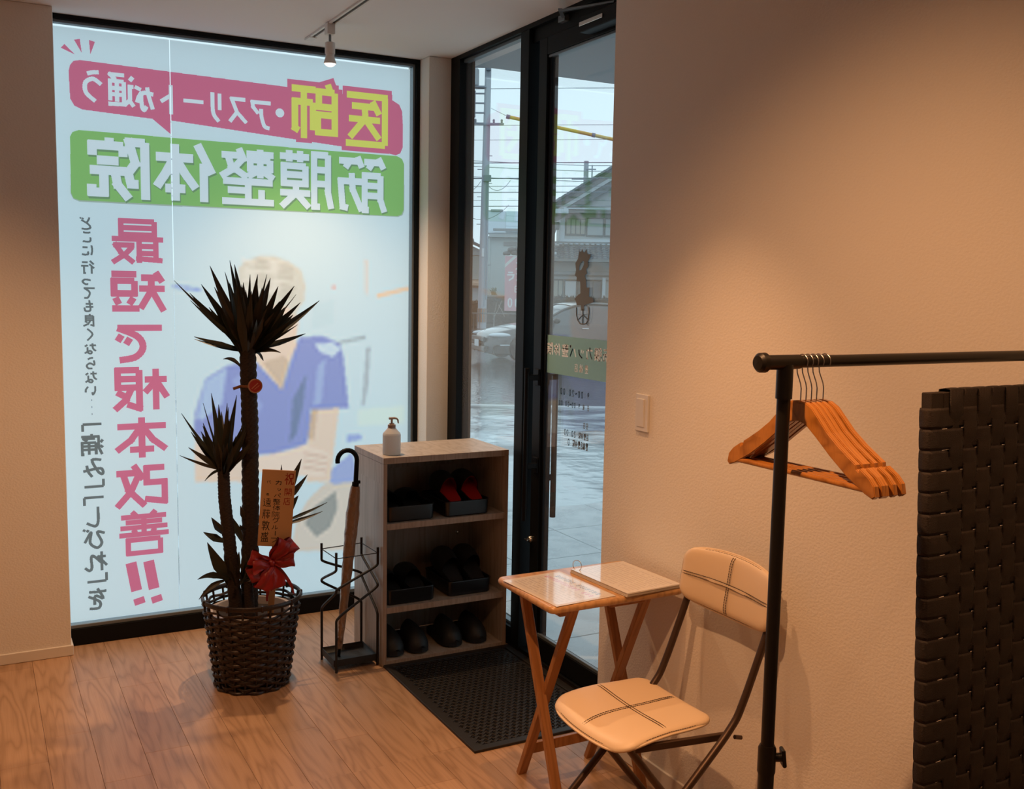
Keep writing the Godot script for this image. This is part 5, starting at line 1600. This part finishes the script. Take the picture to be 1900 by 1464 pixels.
func car_outside(G: float) -> void:
	var c := thing("car", "dark grey car passing on the wet street beyond the glass door", "car", op(-0.82, G, 24.6), YAW + 0.33)
	# local +x runs from the nose to the tail, +z towards the shop
	var paint := mat(lin(0.045, 0.052, 0.062), 0.2, 0.2)
	paint.clearcoat_enabled = true
	paint.clearcoat = 1.0
	paint.clearcoat_roughness = 0.05
	var black := mat(lin(0.012, 0.013, 0.015), 0.3)
	var glassy := mat(lin(0.05, 0.065, 0.08), 0.05, 0.0, 0.9)
	var lens := mat(lin(0.55, 0.62, 0.68), 0.08)
	var top := func(s: float) -> float:
		var k := [[0.0, 0.50], [0.08, 0.62], [0.25, 0.70], [0.6, 0.78], [1.0, 0.85], [1.35, 0.90], [1.8, 0.91], [2.6, 0.94], [3.6, 0.97], [4.1, 0.96], [4.35, 0.88], [4.45, 0.60]]
		for i in k.size() - 1:
			if s <= k[i + 1][0]:
				return lerpf(k[i][1], k[i + 1][1], (s - k[i][0]) / (k[i + 1][0] - k[i][0]))
		return 0.6
	var half := func(s: float) -> float:
		return 0.86 * pow(maxf(1.0 - pow(absf(s - 2.2) / 2.26, 6.0), 0.0), 0.36)
	var sect := func(s: float, v: float) -> Vector3:
		# v runs from the far sill over the top to the near sill
		var t: float = top.call(s)
		var w: float = half.call(s)
		var a := (v - 0.5) * 2.0
		var sg := signf(a)
		a = absf(a)
		if a < 0.40:
			return Vector3(s, t + 0.03 * (1 - pow(a / 0.40, 2.0)), sg * w * 0.86 * a / 0.40)
		if a < 0.55:
			var q := (a - 0.40) / 0.15
			return Vector3(s, t - 0.10 * q * q, sg * w * (0.86 + 0.12 * q))
		var q2 := (a - 0.55) / 0.45
		var yy := lerpf(t - 0.10, 0.20, q2)
		return Vector3(s, yy, sg * w * (0.98 + 0.03 * sin(q2 * PI)))
	obj("body", MB.new().sheet(func(u: float, v: float) -> Vector3: return sect.call(u * 4.45, v), 60, 36), paint, c)
	obj("underbody", MB.new().bx(Vector3(0.15, 0.16, -0.78), Vector3(4.3, 0.40, 0.78), 0.05), black, c)
	var gh := func(u: float, v: float, dy: float, dw: float) -> Vector3:
		var s := lerpf(1.30, 4.25, u)
		var k := [[1.30, 0.90], [1.55, 1.06], [1.9, 1.25], [2.25, 1.36], [2.7, 1.40], [3.2, 1.38], [3.7, 1.27], [4.0, 1.13], [4.25, 0.96]]
		var t := 0.9
		for i in k.size() - 1:
			if s >= k[i][0] and s <= k[i + 1][0]:
				t = lerpf(k[i][1], k[i + 1][1], (s - k[i][0]) / (k[i + 1][0] - k[i][0]))
		var w: float = half.call(s)
		var b: float = top.call(s) - 0.06
		var a := (v - 0.5) * 2.0
		var sg := signf(a)
		a = absf(a)
		var hw := lerpf(w * 0.93, w * 0.70, clampf((t - 0.9) / 0.5, 0, 1))
		if a < 0.5:
			return Vector3(s, t + dy + 0.025 * (1 - pow(a / 0.5, 2.0)), sg * (hw + dw) * 0.92 * a / 0.5)
		var q := (a - 0.5) / 0.5
		return Vector3(s, lerpf(t + dy, b, pow(q, 1.1)), sg * lerpf(hw * 0.92, w * 0.94, sqrt(q)))
	obj("windows", MB.new().sheet(func(u: float, v: float) -> Vector3: return gh.call(u, v, 0.0, 0.0), 40, 28), glassy, c)
	obj("roof", MB.new().sheet(func(u: float, v: float) -> Vector3:
		var p: Vector3 = gh.call(lerpf(0.29, 0.83, u), lerpf(0.24, 0.76, v), 0.012, 0.015)
		return p, 24, 14), paint, c)
	for sg in [1.0, -1.0]:
		var line := []
		for i in 22:
			var p: Vector3 = gh.call(lerpf(0.0, 0.93, i / 21.0), 0.5 + sg * 0.262, 0.012, 0.015)
			line.append(p)
		obj("roof_rail", MB.new().tube(line, 0.028, 6), paint, c)
		obj("pillar", MB.new().tube([gh.call(0.43, 0.5 + sg * 0.27, 0.0, 0.01), gh.call(0.41, 0.5 + sg * 0.5, 0.0, 0.01)], 0.035, 6), black, c)
		obj("mirror", MB.new().ball(Vector3(1.62, 0.99, sg * 0.98), Vector3(0.09, 0.07, 0.11)).bar(Vector3(1.65, 0.95, sg * 0.83), Vector3(1.63, 0.97, sg * 0.95), 0.05, 0.04), black, c)
		obj("head_lamp", MB.new().ball(Vector3(0.36, 0.63, sg * 0.66), Vector3(0.34, 0.065, 0.16)), lens, c)
		for s in [2.42, 3.35]:
			obj("door_handle", MB.new().box(Vector3(s, 0.80, sg * 0.868), Vector3(0.18, 0.03, 0.03), 0.012), lens, c)
		for s in [0.82, 3.55]:
			obj("wheel", MB.new().lathe([Vector2(0, -0.10), Vector2(0.22, -0.11), Vector2(0.31, -0.11), Vector2(0.325, -0.07), Vector2(0.325, 0.07), Vector2(0.31, 0.11), Vector2(0.22, 0.11), Vector2(0.19, 0.08), Vector2(0, 0.085)], 28, Vector3(s, 0.325, sg * 0.765), Basis(Vector3.RIGHT, Vector3.BACK * sg, Vector3.DOWN * sg)), black, c)
			obj("rim", MB.new().lathe([Vector2(0, 0.112), Vector2(0.06, 0.115), Vector2(0.19, 0.112), Vector2(0.20, 0.09)], 10, Vector3(s, 0.325, sg * 0.765), Basis(Vector3.RIGHT, Vector3.BACK * sg, Vector3.DOWN * sg)), M.steel, c)
		obj("fog_lamp", MB.new().box(Vector3(0.40, 0.40, sg * 0.80), Vector3(0.26, 0.03, 0.06), 0.012), lens, c)
	obj("grille", MB.new().box(Vector3(-0.01, 0.52, 0), Vector3(0.08, 0.13, 1.0), 0.03).box(Vector3(0.0, 0.30, 0), Vector3(0.10, 0.14, 1.15), 0.03), black, c)
	obj("number_plate", MB.new().box(Vector3(-0.06, 0.42, 0), Vector3(0.02, 0.165, 0.33), 0.005), lens, c)


func poles(G: float) -> void:
	var conc := mat(lin(0.36, 0.40, 0.46), 0.7)
	var galv := mat(lin(0.24, 0.29, 0.36), 0.5, 0.2)
	var ink := mat(lin(0.17, 0.215, 0.27), 0.6)
	var p := street_thing("utility_pole", "tall concrete utility pole with transformer and crossarms seen through the sidelight", "utility pole", -1.27, G, 42.0)
	obj("shaft", MB.new().tube([Vector3(-0.03, 0, 0), Vector3(0.0, 3.0, 0), Vector3(0.08, 10.6, 0)], [0.185, 0.17, 0.125], 18), conc, p)
	obj("cable_duct", MB.new().tube([Vector3(0.15, 1.2, 0.13), Vector3(0.14, 6.0, 0.12)], 0.035, 8).tube([Vector3(0.05, 0.9, 0.17), Vector3(0.07, 6.2, 0.15)], 0.022, 8), galv, p)
	obj("number_plate", MB.new().box(Vector3(-0.02, 3.1, 0.19), Vector3(0.10, 0.34, 0.015), 0.004), mat(lin(0.6, 0.65, 0.7), 0.5), p)
	obj("crossarm", MB.new().box(Vector3(-0.01, 8.24, 0.17), Vector3(1.52, 0.09, 0.09), 0.008), galv, p)
	for x in [-0.72, -0.40, 0.34, 0.66]:
		obj("insulator", MB.new().lathe([Vector2(0, 0.16), Vector2(0.03, 0.15), Vector2(0.05, 0.10), Vector2(0.035, 0.08), Vector2(0.05, 0.04), Vector2(0.02, 0)], 10, Vector3(x, 8.28, 0.17)), galv, p)
	for y in [8.68, 9.06, 9.44]:
		obj("bracket", MB.new().box(Vector3(-0.25, y, 0.10), Vector3(0.42, 0.06, 0.06), 0.006), galv, p)
	obj("riser", MB.new().tube([Vector3(-0.44, 8.5, 0.10), Vector3(-0.44, 9.55, 0.10)], 0.035, 8), galv, p)
	obj("transformer", MB.new().lathe([Vector2(0, 0), Vector2(0.22, 0), Vector2(0.24, 0.04), Vector2(0.24, 0.62), Vector2(0.20, 0.68), Vector2(0, 0.70)], 20, Vector3(-0.52, 9.74, 0.05)), mat(lin(0.46, 0.53, 0.58), 0.5), p)
	obj("transformer_bracket", MB.new().box(Vector3(-0.42, 9.70, 0.05), Vector3(0.86, 0.07, 0.30), 0.01), galv, p)
	obj("switch_gear", MB.new().box(Vector3(-0.30, 10.50, 0.10), Vector3(1.0, 0.09, 0.12), 0.01).ball(Vector3(-0.55, 10.62, 0.1), Vector3(0.12, 0.14, 0.10)).ball(Vector3(-0.1, 10.62, 0.1), Vector3(0.10, 0.14, 0.10)).box(Vector3(0.10, 10.45, 0.2), Vector3(0.20, 0.28, 0.14), 0.03), ink, p)
	obj("junction_box", MB.new().box(Vector3(0.10, 6.08, 0.20), Vector3(0.34, 0.26, 0.16), 0.02), ink, p)
	for k in 9:
		obj("step_bolt", MB.new().tube([Vector3(-0.30 if k % 2 else 0.10, 2.6 + k * 0.55, 0.0), Vector3(-0.10 if k % 2 else 0.30, 2.6 + k * 0.55, 0.0)], 0.014, 6), galv, p)
	obj("striped_guard", MB.new().tube([Vector3(-0.02, 0.26, 0), Vector3(-0.02, 0.82, 0)], 0.20, 18), mat(lin(0.36, 0.15, 0.05), 0.6), p)
	for k in 5:
		var a: float = 0.35 + k * 0.55
		obj("guard_stripe", MB.new().box(Vector3(-0.02 + cos(a) * 0.20, 0.54, sin(a) * 0.20), Vector3(0.02, 0.56, 0.055), 0.002, Basis(Vector3.UP, -a)), ink, p)
	# wires along the street
	var loops := [[9.45, 0.012, "topmost"], [8.00, 0.010, "upper"], [7.42, 0.009, "thin one below the crossarm"], [6.50, 0.020, "thick bundle above the junction box"], [5.88, 0.022, "thick bundle at the junction box"], [5.56, 0.011, "first below the junction box"], [5.32, 0.016, "second below the junction box"], [5.00, 0.009, "thin one above the house roofs"], [4.76, 0.018, "lowest"]]
	for w in loops:
		var pathl := []
		for i in 25:
			var t := i / 24.0
			pathl.append(Vector3(lerpf(-16.0, 18.0, t), -0.22 * sin(PI * t * 2.0) * 0.5 - 0.10 * t, lerpf(-2.0, 2.0, t) * 0.4))
		var o := street_thing("power_line", "power line crossing behind the door glass, the %s" % w[2], "cable", -1.2, w[0] + 0.05, 42.15, "power lines")
		obj("cable", MB.new().tube(pathl, w[1], 6), ink, o)
	for e in [[-1.05, 5.86, 0.55, 0.42, "right of the pole"], [-2.2, 5.80, 0.5, 0.40, "left of the pole"], [-2.0, 4.85, 1.15, 0.62, "low, behind the pole"]]:
		var pathl := []
		for i in 17:
			var t := i / 16.0
			pathl.append(Vector3((t - 0.5) * e[2] * 2.0, -e[3] * (1 - pow(2 * t - 1, 2.0)), 0))
		var o := street_thing("slack_cable", "slack loop of cable hanging from the wires, %s" % e[4], "cable", e[0] + e[2] * 0.5, e[1], 42.75, "slack cables")
		obj("cable", MB.new().tube(pathl, 0.010, 6), ink, o)
	# yellow insulating sleeve on a wire
	var a := op(-0.25, 6.39, 30.0)
	var b := op(3.6, 5.65, 30.0)
	var s := thing("cable_sleeve", "long orange-yellow insulating sleeve on the wire sloping down behind the door glass", "cable sleeve", a)
	obj("sleeve", MB.new().tube([Vector3.ZERO, (b - a) * 0.64], 0.050, 12).tube([(b - a) * 0.645, b - a], 0.050, 12), mat(lin(0.66, 0.42, 0.06), 0.5), s)
	obj("end_cap", MB.new().tube([-(b - a).normalized() * 0.06, (b - a).normalized() * 0.05], 0.062, 12), ink, s)
	obj("joint", MB.new().tube([(b - a) * 0.63, (b - a) * 0.655], 0.062, 12), ink, s)
	obj("wire", MB.new().tube([op(-1.03, 8.50, 41.2) - a, Vector3.ZERO], 0.009, 6), ink, s)
	# a second pole far behind the roof
	var q := street_thing("utility_pole", "distant utility pole rising behind the tiled house roof", "utility pole", 5.09, G, 75.0)
	obj("shaft", MB.new().tube([Vector3(0, 0, 0), Vector3(0, 10.8, 0)], [0.22, 0.17], 14), conc, q)
	obj("crossarm", MB.new().box(Vector3(-0.35, 9.5, 0.2), Vector3(1.4, 0.12, 0.1), 0.01).box(Vector3(0.35, 10.2, 0.2), Vector3(0.7, 0.08, 0.1), 0.01).box(Vector3(0.42, 10.0, 0.2), Vector3(0.09, 1.0, 0.09), 0.01), galv, q)
	for e in [[10.35, 0], [9.95, 1], [9.2, 2]]:
		var o := street_thing("power_line", ["uppermost far wire reaching the distant pole", "middle far wire reaching the distant pole", "lowest far wire reaching the distant pole"][e[1]], "cable", 5.0, e[0], 75.2, "power lines")
		obj("cable", MB.new().tube([Vector3(-14, 0.3, 0), Vector3(-5, 0.0, 0), Vector3(0.3, -0.1, 0), Vector3(12, 0.1, 0)], 0.022, 6), ink, o)


func houses(G: float) -> void:
	var tile := mat(lin(0.125, 0.155, 0.19), 0.38)
	var tile2 := mat(lin(0.165, 0.20, 0.235), 0.35)
	var tile3 := mat(lin(0.095, 0.118, 0.145), 0.42)
	var wallm := mat(lin(0.42, 0.46, 0.475), 0.8)
	var frame := mat(lin(0.13, 0.155, 0.17), 0.6)
	var lit := mat(lin(0.50, 0.60, 0.67), 0.35)
	var pale := mat(lin(0.36, 0.385, 0.36), 0.7)
	var band := mat(lin(0.28, 0.32, 0.35), 0.6)
	var h := street_thing("tiled_house", "traditional grey-tiled two-storey house with lattice windows across the street", "house", 0, G, 50.0)
	var g := -G
	# body
	obj("wall", MB.new().bx(Vector3(2.22, 3.0 + g, -4.8), Vector3(9.5, 5.3 + g, 0.0)).bx(Vector3(1.2, 0, -4.8), Vector3(10.5, 2.9 + g, 0.0)), wallm, h)
	# gable wall, roof planes and verge
	var gable := PackedVector2Array([Vector2(1.9, 5.2 + g), Vector2(8.2, 5.2 + g), Vector2(5.05, 7.1 + g)])
	obj("gable_wall", MB.new().prism(gable, 0.3, Transform3D(Basis.IDENTITY, Vector3(0, 0, 0.15))), wallm, h)
	for s in [-1.0, 1.0]:
		var e := Vector3(5.05 + s * 3.42, 5.28 + g, -2.0)
		var r := Vector3(5.05, 7.42 + g, -2.0)
		obj("roof", MB.new().bar(e, r, 9.0, 0.20, Vector3(0, 1, 0), 0.01) if false else MB.new().box((e + r) * 0.5, Vector3(e.distance_to(r), 0.16, 5.6), 0.01, Basis(Vector3.BACK, atan2(r.y - e.y, r.x - e.x))), tile3, h)
		for k in 13:
			var t := (k + 0.5) / 13.0
			var at := e.lerp(r, t)
			obj("verge_tile", MB.new().box(Vector3(at.x, at.y + 0.10, 0.82), Vector3(0.33, 0.12, 0.36), 0.03, Basis(Vector3.BACK, atan2(r.y - e.y, r.x - e.x) + 0.07)), [tile, tile2, tile3][k % 3], h)
		var e2 := Vector3(5.05 + s * 3.25, 4.98 + g, 0.62)
		var r2 := Vector3(5.05, 6.98 + g, 0.62)
		obj("barge_board", MB.new().box((e2 + r2) * 0.5, Vector3(e2.distance_to(r2), 0.16, 0.08), 0.01, Basis(Vector3.BACK, atan2(r2.y - e2.y, r2.x - e2.x))), mat(lin(0.50, 0.56, 0.60), 0.5), h)
		obj("under_verge", MB.new().box((e2 + r2) * 0.5 + Vector3(0, -0.28, -0.06), Vector3(e2.distance_to(r2) * 0.96, 0.34, 0.08), 0.01, Basis(Vector3.BACK, atan2(r2.y - e2.y, r2.x - e2.x))), frame, h)
	obj("ridge_end", MB.new().ball(Vector3(5.05, 7.75 + g, 0.8), Vector3(0.30, 0.42, 0.25)), tile3, h)
	obj("eave", MB.new().bx(Vector3(1.75, 5.02 + g, -0.1), Vector3(9.6, 5.16 + g, 0.75), 0.02), frame, h)
	obj("gutter", MB.new().bx(Vector3(2.3, 5.20 + g, 0.62), Vector3(9.6, 5.27 + g, 0.78), 0.02).bx(Vector3(1.55, 4.98 + g, 0.75), Vector3(2.55, 5.20 + g, 0.95), 0.03), lit, h)
	# upper storey windows
	obj("corner_post", MB.new().bx(Vector3(2.18, 3.70 + g, 0.0), Vector3(2.42, 4.95 + g, 0.10), 0.01), lit, h)
	obj("sill", MB.new().bx(Vector3(2.18, 3.68 + g, 0.0), Vector3(9.0, 3.82 + g, 0.22), 0.01), lit, h)
	var win := func(x0: float, x1: float, y0: float, y1: float, n: int, pm: Material) -> void:
		var o := obj("window", MB.new().bx(Vector3(x0, y0 + g, 0.0), Vector3(x1, y1 + g, 0.07), 0.008), frame, h)
		var w := (x1 - x0 - 0.05) / n
		for k in n:
			obj("pane", MB.new().bx(Vector3(x0 + 0.05 + w * k, y0 + 0.08 + g, 0.06), Vector3(x0 + w * (k + 1), y1 - 0.06 + g, 0.085), 0.004), pm, o)
	win.call(2.46, 3.44, 4.00, 4.82, 4, pale)
	win.call(3.48, 4.32, 3.95, 4.86, 1, mat(lin(0.36, 0.43, 0.46), 0.4))
	win.call(4.36, 5.2, 3.95, 4.86, 1, mat(lin(0.36, 0.43, 0.46), 0.4))
	# lower tiled roof, tile by tile
	var cap := MB.new().ball(Vector3(0, 0, 0), Vector3(0.115, 0.045, 0.07), 8, 5).mesh()
	var one := MB.new().tube([Vector3(0, 0, -0.10), Vector3(0, -0.055, 0.10)], 0.085, 7, true, 0.45, Vector3.UP).box(Vector3(0.10, -0.045, 0), Vector3(0.14, 0.03, 0.21), 0.008).mesh()
	obj("lower_roof", MB.new().bar(Vector3(5.6, 3.52 + g, 0.05), Vector3(5.6, 2.88 + g, 1.35), 8.2, 0.10, Vector3.UP, 0.01) if false else MB.new().box(Vector3(5.7, 3.14 + g, 0.70), Vector3(8.4, 0.07, 1.48), 0.01, Basis(Vector3.RIGHT, 0.46)), tile3, h)
	for c in 13:
		var x := 1.70 + c * 0.262
		var k0 := obj("cap_tile", cap, lit, h)
		k0.position = Vector3(x, 3.58 + g, 0.12)
		for r in 6:
			var o := obj("roof_tile", one, [tile, tile2, tile3][(c * 7 + r * 3) % 3], h)
			o.position = Vector3(x, 3.50 - 0.115 * r + g, 0.16 + 0.225 * r)
	obj("roof_top_course", MB.new().bx(Vector3(1.5, 3.60 + g, -0.05), Vector3(9.5, 3.70 + g, 0.16), 0.02), band, h)
	obj("lower_eave", MB.new().bx(Vector3(1.4, 2.70 + g, 0.1), Vector3(9.6, 2.84 + g, 1.42), 0.02), frame, h)
	obj("fascia", MB.new().bx(Vector3(1.2, 2.08 + g, 0.0), Vector3(9.6, 2.26 + g, 0.30), 0.02).bx(Vector3(1.2, 1.86 + g, 0.0), Vector3(9.6, 2.0 + g, 0.22), 0.02), band, h)
	win.call(1.45, 2.42, 0.95, 1.86, 4, pale)
	win.call(2.46, 3.08, 0.92, 1.84, 1, lit)
	win.call(3.12, 3.44, 0.92, 1.84, 1, frame)
	win.call(3.46, 4.28, 0.92, 1.84, 2, mat(lin(0.16, 0.19, 0.22), 0.3))
	obj("corner_post", MB.new().bx(Vector3(4.30, 0.5 + g, 0.0), Vector3(4.46, 1.98 + g, 0.3), 0.01), lit, h)
	# side wing with its own tiled slope
	obj("side_roof", MB.new().box(Vector3(1.72, 3.62 + g, 0.35), Vector3(0.10, 1.25, 0.9), 0.01, Basis(Vector3.BACK, -0.35)).bx(Vector3(1.3, 4.25 + g, -0.2), Vector3(2.15, 4.62 + g, 0.4), 0.03), tile3, h)
	for r in 6:
		obj("roof_tile", MB.new().box(Vector3(1.62 + 0.05 * r, 3.9 - 0.16 * r + g, 0.95), Vector3(0.30, 0.11, 0.20), 0.03), [tile2, lit][r % 2], h)

	# hedge, garden wall and railing
	var leafm := mat(lin(0.075, 0.085, 0.085), 0.9)
	var leafb := mat(lin(0.085, 0.078, 0.062), 0.9)
	var bush := func(u: float, label: String, d: float, w: float, ht: float, n: int, m: Material, called: String) -> void:
		var b := street_thing(called, label, "hedge", u, G, d)
		var mb := MB.new()
		for k in n:
			var p := Vector3(rng.randf_range(0, w), rng.randf_range(0.1, ht), rng.randf_range(-0.3, 0.3))
			for q in 3:
				var dir := Vector3(rng.randf_range(-1, 1), rng.randf_range(-0.6, 1), rng.randf_range(-0.4, 1)).normalized()
				var sd := dir.cross(Vector3.UP).normalized()
				mb.tri(p - sd * 0.05, p + sd * 0.05, p + dir * 0.16, Vector3.BACK, Vector3.BACK, Vector3(0, 0.5, 0.8))
		var f := obj("foliage", mb, m, b)
		f.set_meta("kind", "stuff")
		obj("core", MB.new().bx(Vector3(0.03, 0, -0.22), Vector3(w - 0.03, ht - 0.06, 0.2), 0.08), m, b)
	bush.call(1.2, "clipped dark hedge in front of the tiled house", 46.5, 4.0, 1.30, 1500, leafm, "hedge")
	bush.call(-2.35, "brown winter bushes behind the railing, left of the utility pole", 43.6, 0.95, 1.05, 600, leafb, "bush")
	bush.call(-1.15, "small green shrub against the white house wall", 51.0, 0.28, 1.62, 120, mat(lin(0.16, 0.19, 0.12), 0.9), "shrub")
	var stone := mat(lin(0.105, 0.12, 0.135), 0.85)
	stone.albedo_texture = noise_tex(0.03, 95, 4)
	stone.uv1_triplanar = true
	stone.uv1_scale = Vector3(0.6, 0.6, 0.6)
	var w := street_thing("garden_wall", "dark weathered garden wall behind the car and the banner", "wall", -1.32, G, 48.0)
	obj("wall_face", MB.new().bx(Vector3(0, 0, -0.2), Vector3(2.6, 1.24, 0), 0.02), stone, w)
	obj("coping", MB.new().bx(Vector3(-0.02, 1.22, -0.24), Vector3(2.62, 1.30, 0.04), 0.02), mat(lin(0.16, 0.18, 0.19), 0.8), w)
	for e in [[0.35, 0.15, 0.75, 1.05], [0.50, 0.95, 0.42, 0.5], [1.0, 1.05, 1.35, 0.75], [0.9, 0.3, 0.6, 0.85]]:
		obj("crack", MB.new().tube([Vector3(e[0], e[1], 0.002), Vector3((e[0] + e[2]) / 2 + 0.03, (e[1] + e[3]) / 2, 0.004), Vector3(e[2], e[3], 0.002)], 0.012, 5), mat(lin(0.28, 0.31, 0.33), 0.8), w)
	var rl := street_thing("railing", "low dark street railing behind the front of the car", "railing", -2.4, G, 36.5)
	obj("rail", MB.new().box(Vector3(1.6, 0.78, 0), Vector3(3.4, 0.045, 0.05), 0.01).box(Vector3(1.6, 0.16, 0), Vector3(3.4, 0.04, 0.05), 0.01), frame, rl)
	for k in 5:
		obj("post", MB.new().bx(Vector3(0.04 + k * 0.82, 0, -0.03), Vector3(0.09 + k * 0.82, 0.80, 0.03), 0.008), frame, rl)
	for k in 11:
		obj("baluster", MB.new().bx(Vector3(0.12 + k * 0.105, 0.16, -0.012), Vector3(0.14 + k * 0.105, 0.78, 0.012), 0.003), frame, rl)

	# white house with solar panels
	var wh := street_thing("white_house", "plain white house with solar panels on its roof behind the utility pole", "house", 0, G, 56.0)
	var white := mat(lin(0.56, 0.67, 0.70), 0.7)
	obj("wall", MB.new().bx(Vector3(-1.46, 0, -6), Vector3(1.0, 4.18 + g, 0), 0.01), white, wh)
	obj("eave", MB.new().bx(Vector3(-1.40, 4.10 + g, -0.1), Vector3(1.1, 4.30 + g, 0.35), 0.02), mat(lin(0.46, 0.54, 0.57), 0.6), wh)
	obj("gutter", MB.new().bx(Vector3(-1.18, 4.44 + g, 0.35), Vector3(1.1, 4.58 + g, 0.48), 0.02), band, wh)
	var sb := Basis(Vector3.RIGHT, 0.42)
	obj("roof", MB.new().box(Vector3(-0.25, 4.98 + g, -1.2), Vector3(2.7, 0.10, 3.4), 0.01, sb), mat(lin(0.34, 0.44, 0.52), 0.4), wh)
	for r in 4:
		for c in 2:
			obj("solar_panel", MB.new().box(Vector3(-0.15 + c * 0.74, 4.98 + g, -1.2) + sb * Vector3(0, 0.08, -1.2 + r * 0.80), Vector3(0.71, 0.05, 0.76), 0.008, sb), mat(lin(0.36, 0.50, 0.60), 0.12), wh)
	obj("ridge_cap", MB.new().box(Vector3(0.5, 4.98 + g, -1.2) + sb * Vector3(-1.55, 0.10, -1.66), Vector3(0.7, 0.10, 0.2), 0.03, sb), band, wh)
	obj("vent_window", MB.new().bx(Vector3(-0.60, 3.66 + g, 0.0), Vector3(0.12, 3.88 + g, 0.06), 0.01), band, wh)
	obj("downpipe", MB.new().tube([Vector3(-1.36, 4.05 + g, 0.08), Vector3(-1.36, 0.4 + g, 0.08)], 0.035, 8), white, wh)

	# clipped pine beside the banner
	var pine := street_thing("garden_pine", "small clipped dark garden pine above the banner", "tree", 0.0, G, 49.5)
	var pm := mat(lin(0.085, 0.10, 0.115), 0.9)
	var ph := [[-0.38, 3.05, 0.20], [-0.14, 3.24, 0.22], [-0.02, 3.10, 0.20], [0.16, 3.28, 0.20], [0.30, 3.10, 0.24]]
	for e in ph:
		obj("needle_pad", MB.new().ball(Vector3(e[0], e[1] + g, 0), Vector3(e[2] * 0.95, e[2] * 0.62, e[2]), 12, 7), pm, pine)
	obj("trunk", MB.new().tube([Vector3(0.12, 0, 0), Vector3(0.05, 1.6 + g, 0), Vector3(0.1, 3.1 + g, 0)], [0.08, 0.06, 0.03], 8), pm, pine)

	# banner
	var bn := street_thing("banner_flag", "pink roadside banner flag with white lettering beside the street", "banner", -0.31, 0.70, 34.0)
	var im := Image.create(200, 620, false, Image.FORMAT_RGB8)
	im.fill(lin(0.60, 0.36, 0.42))
	var pt := Paint.new()
	pt.im = im
	var wt := lin(0.72, 0.74, 0.78)
	pt.poly(PackedVector2Array([Vector2(0, 90), Vector2(90, 0), Vector2(130, 0), Vector2(0, 130)]), lin(0.62, 0.66, 0.66))
	for gq in ["ス 106 56 84 100 16", "ラ 16 170 90 110 18", "ン 108 170 90 110 18", "日 100 330 60 80 12", "0 30 470 60 110 16", "0 108 470 60 110 16"]:
		var f: PackedStringArray = gq.split(" ")
		for q in glyph_quads(f[0], Vector2(float(f[1]), float(f[2])), Vector2(float(f[3]), float(f[4])), float(f[5]), false):
			pt.poly(q, wt)
	var fm := mat(Color.WHITE, 0.8)
	fm.albedo_texture = ImageTexture.create_from_image(im)
	fm.backlight_enabled = true
	fm.backlight = Color(0.8, 0.8, 0.8)
	obj("cloth", MB.new().sheet(func(u: float, v: float) -> Vector3: return Vector3(u * 0.62, 1.81 * (1.0 - v), 0.03 * sin(u * 5.0 + v * 4.0)), 10, 20), fm, bn)
	obj("pole", MB.new().tube([Vector3(0.65, -0.95, 0), Vector3(0.65, 1.95, 0)], 0.015, 8).tube([Vector3(-0.02, 1.82, 0), Vector3(0.66, 1.82, 0)], 0.012, 8), mat(lin(0.6, 0.62, 0.64), 0.4), bn)

	# small house far left, and the dark eave of its neighbour
	var sh := street_thing("small_house", "small distant house with a tiled gable and a grey shuttered front", "house", 0, G, 70.0)
	obj("wall", MB.new().bx(Vector3(-4.6, 0, -5), Vector3(-1.5, 3.55 + g, 0)), mat(lin(0.60, 0.48, 0.40), 0.8), sh)
	obj("gable_wall", MB.new().prism(PackedVector2Array([Vector2(-4.4, 3.5 + g), Vector2(-1.5, 3.5 + g), Vector2(-2.95, 4.15 + g)]), 0.2, Transform3D(Basis.IDENTITY, Vector3(0, 0, 0.0))), wallm, sh)
	for s in [-1.0, 1.0]:
		obj("roof", MB.new().box(Vector3(-2.95 + s * 0.90, 4.02 + g, -1.5), Vector3(2.0, 0.14, 4.2), 0.02, Basis(Vector3.BACK, -s * 0.42)), tile, sh)
	obj("ridge_end", MB.new().ball(Vector3(-2.95, 4.45 + g, 0.55), Vector3(0.20, 0.24, 0.2)), tile3, sh)
	obj("shutter", MB.new().bx(Vector3(-3.30, 1.85 + g, 0), Vector3(-1.6, 3.45 + g, 0.1), 0.02), mat(lin(0.34, 0.375, 0.37), 0.6), sh)
	obj("awning", MB.new().bx(Vector3(-3.1, 1.42 + g, 0), Vector3(-1.6, 1.66 + g, 0.6), 0.04), mat(lin(0.50, 0.36, 0.28), 0.6), sh)
	obj("door", MB.new().bx(Vector3(-3.1, 0.4 + g, 0), Vector3(-1.9, 1.3 + g, 0.08), 0.02), mat(lin(0.42, 0.48, 0.52), 0.5), sh)
	var ne := street_thing("barn", "dark gabled shed whose eave shows at the edge of the sidelight", "shed", 0, G, 52.0)
	obj("wall", MB.new().bx(Vector3(-6.0, 0, -3), Vector3(-2.72, 3.6 + g, 0)), mat(lin(0.10, 0.11, 0.12), 0.8), ne)
	obj("roof", MB.new().box(Vector3(-3.6, 4.7 + g, -1.5), Vector3(3.1, 0.16, 3.6), 0.02, Basis(Vector3.BACK, -0.95)), tile3, ne)
	obj("fence", MB.new().bx(Vector3(-3.2, 0, 0.2), Vector3(-2.1, 1.35 + g, 0.3), 0.02), mat(lin(0.09, 0.11, 0.125), 0.8), ne)
